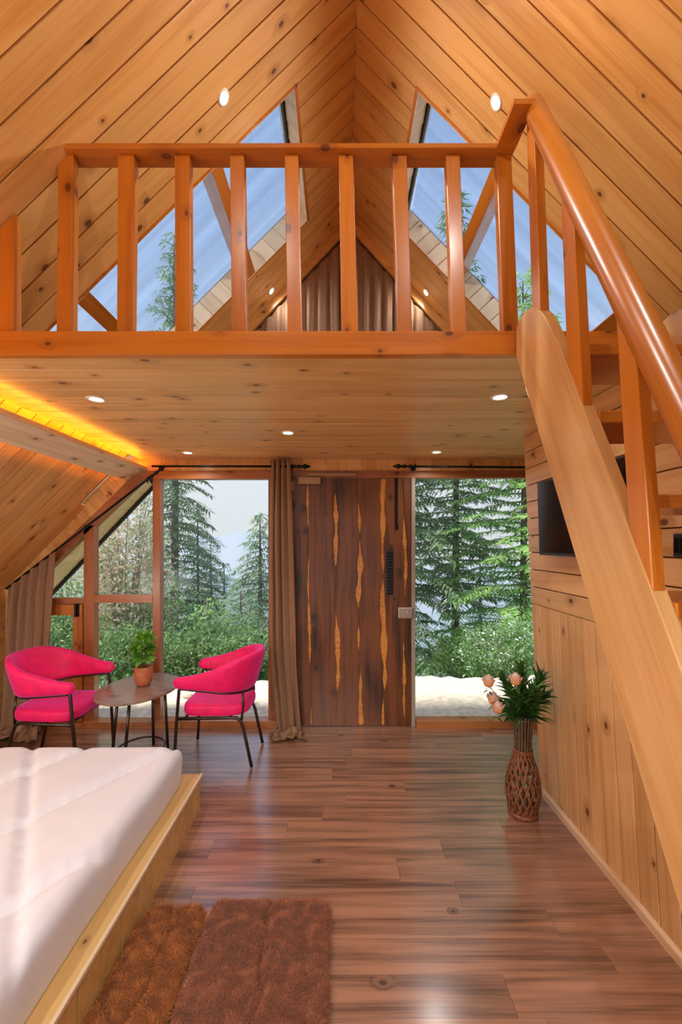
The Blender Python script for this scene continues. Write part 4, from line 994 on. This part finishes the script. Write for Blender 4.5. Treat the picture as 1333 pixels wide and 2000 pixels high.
# ================================================================ RUGS
def rug(lab, x0, x1, y0, y1, mat, seed, creases, th=0.04):
    cx_, cy_ = (x0 + x1) / 2, (y0 + y1) / 2
    r = tag(empty('fur_rug', (cx_, cy_, 0)), lab, 'rug')
    R_ = np.random.default_rng(seed)
    def height(x, y):
        h_ = th + 0.0045 * np.sin(x * 21 + 3 * np.sin(y * 9 + seed)) * np.sin(y * 17 + seed) + 0.003 * np.sin(x * 60 + y * 45) * np.sin(y * 70 - x * 20)
        for (cxx, amp, wd, wig) in creases:
            c = cxx + wig * np.sin(y * 8 + seed) + 0.008 * np.sin(y * 31); h_ = h_ - amp * np.exp(-((x - c) / wd) ** 2)
        ex = np.minimum(x - x0, x1 - x); ey = np.minimum(y - y0, y1 - y); e_ = np.clip(np.minimum(ex, ey) / 0.035, 0, 1)
        cr = np.clip((0.05 - ex), 0, 1); ce = np.clip((0.05 - ey), 0, 1); rr_ = np.sqrt(cr ** 2 + ce ** 2)
        e_ = np.where((cr > 0) & (ce > 0), np.clip((0.05 - rr_) / 0.035, 0, 1), e_)
        return np.maximum(h_, 0.012) * np.sqrt(1 - (1 - e_) ** 2) + 0.002
    nx_, ny_ = 90, 150
    xs = np.linspace(x0, x1, nx_ + 1); ys_ = np.linspace(y0, y1, ny_ + 1); Xg, Yg = np.meshgrid(xs, ys_); Z = height(Xg, Yg)
    inside = np.stack([Xg - cx_, Yg - cy_, Z * 0.8], -1).reshape(-1, 3)
    idx = np.arange((nx_ + 1) * (ny_ + 1)).reshape(ny_ + 1, nx_ + 1)
    F = np.stack([idx[:-1, :-1], idx[:-1, 1:], idx[1:, 1:], idx[1:, :-1]], -1).reshape(-1, 4)
    b = raw('backing', inside, F, mat, r); b.data.polygons.foreach_set('use_smooth', [True] * len(b.data.polygons))
    n = int(430000 * (x1 - x0) * (y1 - y0))
    x = R_.uniform(x0 + 0.004, x1 - 0.004, n); y = R_.uniform(y0 + 0.004, y1 - 0.004, n); z = height(x, y); ok = z > 0.006
    x, y, z = x[ok], y[ok], z[ok]; n = len(x)
    ang = 0.9 * np.sin(x * 37 + 3 * np.sin(y * 23) + seed) + 0.9 * np.sin(y * 41 + 2 * np.sin(x * 33)) + R_.normal(0, 1.0, n) - 1.2
    lean = R_.uniform(0.45, 0.98, n); Ln = R_.uniform(0.015, 0.026, n) * (1 + 0.25 * np.sin(x * 47 + 3 * np.sin(y * 31)) * np.sin(y * 39))
    dx, dy = np.cos(ang) * lean * Ln, np.sin(ang) * lean * Ln; dz = Ln * np.sqrt(np.maximum(0.04, 1 - lean ** 2)) * 0.9
    wx, wy = -np.sin(ang) * 0.0009, np.cos(ang) * 0.0009
    z0 = z * 0.8 - 0.002
    A = np.stack([x + wx - cx_, y + wy - cy_, z0], -1); B = np.stack([x - wx - cx_, y - wy - cy_, z0], -1)
    Mi = np.stack([x + dx * 0.55 - wx - cx_, y + dy * 0.55 - wy - cy_, z0 + dz * 0.8], -1); Mj = np.stack([x + dx * 0.55 + wx - cx_, y + dy * 0.55 + wy - cy_, z0 + dz * 0.8], -1)
    T = np.stack([x + dx - cx_, y + dy - cy_, z0 + dz], -1)
    vv = np.stack([A, B, Mi, Mj, T], 1).reshape(-1, 3); bi = (np.arange(n) * 5)[:, None]
    ff = np.concatenate([bi + np.array([[0, 1, 2]]), bi + np.array([[0, 2, 3]]), bi + np.array([[3, 2, 4]])], 0)
    p = raw('pile', vv, ff, mat, r); p['kind'] = 'stuff'
    return r
rug('wide chocolate brown fur rug lying on the laminate, right of the narrow one', -0.553, -0.035, 0.95, 1.862, M_rug1, 3, [(-0.29, 0.032, 0.014, 0.010), (-0.13, 0.014, 0.02, 0.02)])
rug('narrow rust brown fur rug pushed against the platform bed', -0.835, -0.572, 0.95, 1.835, M_rug2, 8, [(-0.70, 0.028, 0.014, 0.02)])

# ================================================================ OUTSIDE
M_sand = plain('sandy_ground', (0.80, 0.68, 0.53), 0.95, var=0.22, scale=14, bump=1.0)
M_slope = plain('grassy_slope', (0.16, 0.22, 0.09), 0.95, var=0.4, scale=3, bump=1.0)
M_hill = plain('wooded_hill_hazed', (0.24, 0.33, 0.33), 1.0, var=0.12, scale=0.06)  # haze painted in: hill base colour turned bluish grey
M_mount = plain('far_mountain_hazed', (0.42, 0.48, 0.55), 1.0, var=0.02, scale=0.01)  # distance haze put into the mountain colour
M_bark = plain('bark', (0.17, 0.125, 0.10), 0.95, var=0.4, scale=18, bump=0.6)
M_bark2 = plain('pale_bark', (0.42, 0.36, 0.30), 0.9, var=0.3, scale=14, bump=0.4)
M_n1 = leafmat('needles_dark', (0.13, 0.24, 0.11), (0.34, 0.48, 0.22), 0.6, 0.42)
M_n2 = leafmat('needles_bright', (0.28, 0.52, 0.14), (0.58, 0.80, 0.30), 0.6, 0.48)
M_n3 = leafmat('needles_hazed', (0.22, 0.34, 0.24), (0.40, 0.52, 0.38), 0.6, 0.3)  # haze painted into the needle colour, paler and bluish
M_sh = leafmat('shrub_leaf', (0.15, 0.32, 0.10), (0.42, 0.60, 0.25), 0.6, 0.45)
M_dry = leafmat('dry_leaf', (0.68, 0.52, 0.34), (0.96, 0.88, 0.74), 0.7, 0.5)
M_wf = plain('white_flower', (0.85, 0.86, 0.84), 0.7)
def gz(x, y):
    if y < 5.75: base = -0.14
    else: base = -0.14 - 0.36 * (y - 5.75)
    return base
te = MB()
def tf(u, v):
    x = -9 + 18 * u; ed = 5.55 - 0.55 * max(0, min(1, (-x - 0.5) / 2.5)) + 0.10 * wob(x * 0.9, 3) + 0.04 * wob(x * 4, 5); y = 3.86 + (ed - 3.86) * min(1, v * 1.2)
    z = -0.14 + 0.018 * wob(x * 1.3 + y, 1) + 0.012 * wob(x * 4 - y * 3, 2)
    if v > 0.8333: z -= (v - 0.8333) * 6 * 0.5; y += (v - 0.8333) * 0.5
    return (x, y, z)
te.grid(tf, 160, 40); tag(te.build('terrain_terrace', M_sand, smooth=True), kind='structure')
ts = MB()
ts.grid(lambda u, v: (-60 + 120 * u, 5.2 + 60 * v ** 1.5, -0.75 - 0.36 * 60 * v ** 1.5 + 0.3 * wob(u * 9 + v * 3, 2) * min(1, v * 4)), 60, 40); tag(ts.build('terrain_slope', M_slope, smooth=True), kind='structure')
def ridge(name, y, zb, pts, mat, seed, rough):
    mb = MB(); f = lerp(pts)
    def fn(u, v):
        x = pts[0][0] + (pts[-1][0] - pts[0][0]) * u; h_ = f(x) + rough * wob(u * 12, seed, 5)
        return (x, y - (1 - v) * abs(h_ - zb) * 1.2, zb + (h_ - zb) * v)
    mb.grid(fn, 120, 16); tag(mb.build(name, mat, smooth=True), kind='structure')
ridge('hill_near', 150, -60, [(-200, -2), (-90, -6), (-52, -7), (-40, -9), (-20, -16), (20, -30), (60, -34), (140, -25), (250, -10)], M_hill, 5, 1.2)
ridge('hill_far', 320, -120, [(-400, -10), (-150, -14), (-60, -26), (60, -50), (130, -46), (300, -20)], plain('hazy_hill', (0.36, 0.45, 0.50), 1.0, var=0.08, scale=0.03), 9, 2)  # far hill colour is paler and bluer, haze painted in
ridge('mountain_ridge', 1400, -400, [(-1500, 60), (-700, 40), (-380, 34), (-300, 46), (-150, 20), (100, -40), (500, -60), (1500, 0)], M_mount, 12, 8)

def conifer(label, x, y, ztop, mat, seed, radius, zstart=0.12, dens=1.0, droop=0.35, tuft=0.11, trunk=0.16, levels=None, name='conifer', shape=0.8, group='conifers on the slope outside'):
    R_ = np.random.default_rng(seed); zb = gz(x, y) - 0.4; Hh = ztop - zb
    r = tag(empty(name, (x, y, zb)), label, 'tree', group)
    MB().tube([(0, 0, 0), (0.03 * Hh * 0.1, 0, Hh * 0.5), (0, 0, Hh * 0.985)], [trunk, trunk * 0.6, 0.015], 8).build('trunk', M_bark, r, smooth=True)
    nb = int((levels or Hh * 9) * dens); tri = []; br = MB(); nb = int(nb * 1.35)
    for i in range(nb):
        f = zstart + (1 - zstart) * (i + R_.random()) / nb; z0 = Hh * f
        Lb = radius * ((1 - f) ** shape + 0.05) * R_.uniform(0.7, 1.15); az = i * 2.399 + R_.normal(0, 0.4)
        ca, sa = math.cos(az), math.sin(az)
        n = max(3, int(Lb / 0.085)); s = (np.arange(n) + 0.6) / n
        rise = 0.10 if f < 0.8 else 0.5
        bx = Lb * s; bzv = rise * Lb * s - droop * Lb * s ** 2
        # branchlets on both sides, hanging a little
        for sd_ in (-1, 1):
            l = (0.16 + 0.30 * Lb * 0.5) * (1 - 0.75 * s) * R_.uniform(0.6, 1.2, n) + 0.06
            m = max(2, int(np.ceil(0.5 * (l.max()) / (tuft * 0.5))))
            for q_ in range(m):
                t = (q_ + R_.random(n)) / m
                out = bx + l * t * 0.65; lat = sd_ * l * t * 0.8; zz = bzv - droop * 0.8 * l * t ** 1.3 + R_.normal(0, 0.012, n)
                px_ = ca * out - sa * lat; py_ = sa * out + ca * lat; pz_ = z0 + zz
                dirx = ca * 0.65 - sa * sd_ * 0.8 + R_.normal(0, 0.35, n); diry = sa * 0.65 + ca * sd_ * 0.8 + R_.normal(0, 0.35, n); dirz = -0.25 - droop + R_.normal(0, 0.3, n)
                ln = tuft * R_.uniform(0.7, 1.4, n); w_ = tuft * 0.17
                wx = -diry * w_; wy = dirx * w_
                A = np.stack([px_ + wx, py_ + wy, pz_], -1); B = np.stack([px_ - wx, py_ - wy, pz_ + 0.01], -1); T = np.stack([px_ + dirx * ln, py_ + diry * ln, pz_ + dirz * ln], -1)
                tri.append(np.stack([A, B, T], 1))
        if Lb > 0.3: br.tube([(0, 0, z0), (ca * Lb * 0.5, sa * Lb * 0.5, z0 + rise * Lb * 0.5 - droop * Lb * 0.25), (ca * Lb * 0.95, sa * Lb * 0.95, z0 + rise * Lb - droop * Lb * 0.9)], [0.012 + 0.008 * Lb, 0.009, 0.003], 4)
    br.build('branches', M_bark, r)['kind'] = 'stuff'
    vv = np.concatenate(tri, 0).reshape(-1, 3); ff = np.arange(len(vv)).reshape(-1, 3)
    raw('needles', vv, ff, mat, r)['kind'] = 'stuff'
    return r
def at(u, y): return (u - CX) * y / FPX
def zt_at(v, y): return 1.6 + (CY - v) * y / FPX
conifer('tall bare-stemmed conifer in the middle of the right-hand glass', at(889, 11), 11, 10.9, M_n1, 1, 2.5, 0.20, 0.9, 0.30, 0.13, 0.115, name='tall_conifer', shape=0.85)
conifer('dark drooping conifer beside the door edge in the right-hand glass', at(800, 9.5), 9.5, 8.0, M_n1, 2, 1.9, 0.08, 1.1, 0.40, 0.12, 0.12, name='tall_conifer', shape=0.6)
conifer('bright green layered cedar at the right edge of the right-hand glass', at(1022, 9.0), 9.0, 7.4, M_n2, 3, 2.2, 0.05, 1.6, 0.22, 0.11, 0.10, name='cedar', shape=0.75)
conifer('smaller young conifer right of the bare stem in the right-hand glass', at(938, 13), 13, zt_at(1060, 13), M_n3, 4, 1.5, 0.05, 1.4, 0.3, 0.11, 0.09, name='young_conifer')
conifer('slim conifer low behind the bare stem in the right-hand glass', at(862, 16), 16, zt_at(1225, 16), M_n3, 14, 1.4, 0.05, 1.6, 0.3, 0.11, 0.09, name='young_conifer')
conifer('tall shaggy spruce filling the left of the fixed glass', at(340, 13), 13, 11.3, M_n1, 5, 2.0, 0.05, 1.0, 0.45, 0.13, 0.16, name='spruce', shape=0.6)
conifer('spire-topped deodar at the right edge of the fixed glass', at(508, 11.5), 11.5, zt_at(1002, 11.5), M_n1, 6, 1.75, 0.05, 1.7, 0.50, 0.11, 0.10, name='deodar', shape=0.8)
for k, (u, v, y, rd, lab) in enumerate(((386, 985, 14, 1.1, 'slim spruce with its tip left of the open sky in the fixed glass'), (412, 1050, 15, 1.2, 'second spruce stepping down towards the open sky'),
                                        (438, 1098, 15, 1.2, 'third and lowest spruce of the row below the open sky'), (470, 1150, 9.5, 1.3, 'broad young spruce low in the middle of the fixed glass'), (405, 1170, 8.5, 1.3, 'bushy young spruce above the pink chair back'), (345, 1160, 8.8, 1.1, 'young spruce low at the left of the fixed glass'))):
    conifer(lab, at(u, y), y, zt_at(v, y), M_n2 if k in (4,) else (M_n3 if k in (1, 2, 3) else M_n1), 20 + k, rd, 0.03, 1.7, 0.3, 0.10, 0.08, name='young_spruce', shape=0.75)

def leafy(name, label, x, y, z0, size, mats, seed, n, leaf=0.05, stems=0, bark=M_bark2, cat='shrub', group=None, shell=0.55, flowers=0):
    R_ = np.random.default_rng(seed); r = tag(empty(name, (x, y, z0)), label, cat, group); sx_, sy_, sz_ = size
    if stems:
        mb = MB(); rp_ = random.Random(seed)
        for k in range(stems):
            a = rp_.uniform(0, 6.28); tx, ty = sx_ * 0.7 * math.cos(a), sy_ * 0.7 * math.sin(a); h_ = sz_ * rp_.uniform(0.6, 0.98)
            mb.tube([(tx * 0.1, ty * 0.1, 0), (tx * 0.25 + rp_.uniform(-.05, .05), ty * 0.3, h_ * 0.35), (tx * 0.6 + rp_.uniform(-.08, .08), ty * 0.6, h_ * 0.7), (tx, ty, h_)], [0.035, 0.026, 0.015, 0.005], 6)
        mb.build('stems', bark, r, smooth=True)['kind'] = 'stuff'
    ncl = max(12, n // 60); cc = R_.normal(0, 1, (ncl, 3)); cc /= np.linalg.norm(cc, axis=1)[:, None]; cc *= R_.uniform(shell, 1, (ncl, 1)); cc = cc * np.array([sx_, sy_, sz_ / 2]) + np.array([0, 0, sz_ / 2])
    for mi, (mat, share) in enumerate(mats):
        m = int(n * share); c = cc[R_.integers(0, ncl, m)] + R_.normal(0, 1, (m, 3)) * np.array([sx_, sy_, sz_ * 0.5]) * 0.16
        d1 = R_.normal(0, 1, (m, 3)); d1 /= np.linalg.norm(d1, axis=1)[:, None]; d2 = np.cross(d1, R_.normal(0, 1, (m, 3))); d2 /= np.linalg.norm(d2, axis=1)[:, None]
        ll = leaf * R_.uniform(0.6, 1.3, (m, 1))
        P_ = np.stack([c - d1 * ll, c + d2 * ll * 0.45, c + d1 * ll, c - d2 * ll * 0.45], 1).reshape(-1, 3)
        raw('leaves', P_, np.arange(len(P_)).reshape(-1, 4), mat, r)['kind'] = 'stuff'
    return r
leafy('flowering_shrub', 'shrub dotted with white flowers behind the vase bouquet outside', at(985, 6.6), 6.7, -0.55, (0.66, 0.5, 0.95), [(M_sh, 0.85), (M_wf, 0.15)], 1, 7500, 0.028, 8, cat='shrub')
leafy('dry_leaved_tree', 'small tree with beige dry leaves behind the sloping left panes', at(245, 7.2), 7.2, -0.9, (0.75, 0.7, 3.6), [(M_dry, 0.78), (M_sh, 0.22)], 2, 9000, 0.042, 16, cat='tree')
leafy('dry_leaved_tree', 'second dry-leaved tree behind the casement at far left', at(150, 8.0), 8.0, -1.0, (0.8, 0.7, 3.0), [(M_dry, 0.6), (M_n1, 0.4)], 12, 6000, 0.045, 12, cat='tree')
for k, (u, y, w_, h_, lab) in enumerate(((225, 5.9, 0.6, 0.75, 'low green shrub under the dry-leaved tree'), (330, 6.0, 0.55, 0.7, 'low green shrub seen over the oval table'), (415, 6.1, 0.6, 0.8, 'low green shrub seen over the armchair back'),
                                         (500, 6.3, 0.5, 0.7, 'low green shrub beside the gathered curtain outside'), (120, 6.2, 0.6, 1.3, 'dark green shrub behind the casement'), (280, 7.4, 1.2, 1.5, 'broad green thicket behind the oval table'), (450, 7.8, 1.3, 1.3, 'broad green thicket behind the right armchair'),
                                         (905, 8.6, 0.8, 0.9, 'green shrub at the foot of the bare stem'))):
    leafy('green_shrub', lab, at(u, y), y, gz(0, y) - (0.3 if y < 6.4 else 0.1), (w_, 0.45, h_ + 0.25), [(M_sh, 0.45), (M_n1 if k != 7 else M_n2, 0.55)], 40 + k, 3600, 0.034, 5, group='shrubs below the terrace edge', shell=0.3)
rs = random.Random(2)
for k in range(6):
    x = -0.85 - 0.3 * k + rs.uniform(-0.05, 0.05); y = 4.75 + rs.uniform(-0.15, 0.25); s_ = rs.uniform(0.05, 0.09)
    mb = MB(); rk = random.Random(k)
    mb.grid(lambda u, v: (s_ * math.sin(math.pi * v) * math.cos(6.283 * u) * (1 + 0.2 * math.sin(3 * 6.283 * u + k)), s_ * math.sin(math.pi * v) * math.sin(6.283 * u) * (1 + 0.15 * math.cos(2 * 6.283 * u + k)), s_ * 0.6 * (1 - math.cos(math.pi * v)) - s_ * 0.3), 10, 6)
    o = mb.build('rock', M_sand, smooth=False); o.location = (x, y, -0.14)
    tag(o, 'pale rock at the terrace edge outside, %s counted from the gathered curtain' % ('first', 'second', 'third', 'fourth', 'fifth', 'sixth')[k], 'rock', 'rocks at the terrace edge')

# thin summer haze hanging over the valley
hz_m = bpy.data.materials.new('haze'); hz_m.use_nodes = True; hn = hz_m.node_tree.nodes; hn.clear()
ho = hn.new('ShaderNodeOutputMaterial'); hv = hn.new('ShaderNodeVolumeScatter'); hv.inputs['Color'].default_value = (0.95, 0.97, 1.0, 1); hv.inputs['Density'].default_value = 0.0075; hv.inputs['Anisotropy'].default_value = 0.2
hz_m.node_tree.links.new(hv.outputs[0], ho.inputs['Volume'])
hzo = MB().box(-45, 45, 6.0, 60, -22, 16).build('haze', hz_m); tag(hzo, 'thin white summer haze hanging between the trees over the valley', 'haze', kind='stuff')
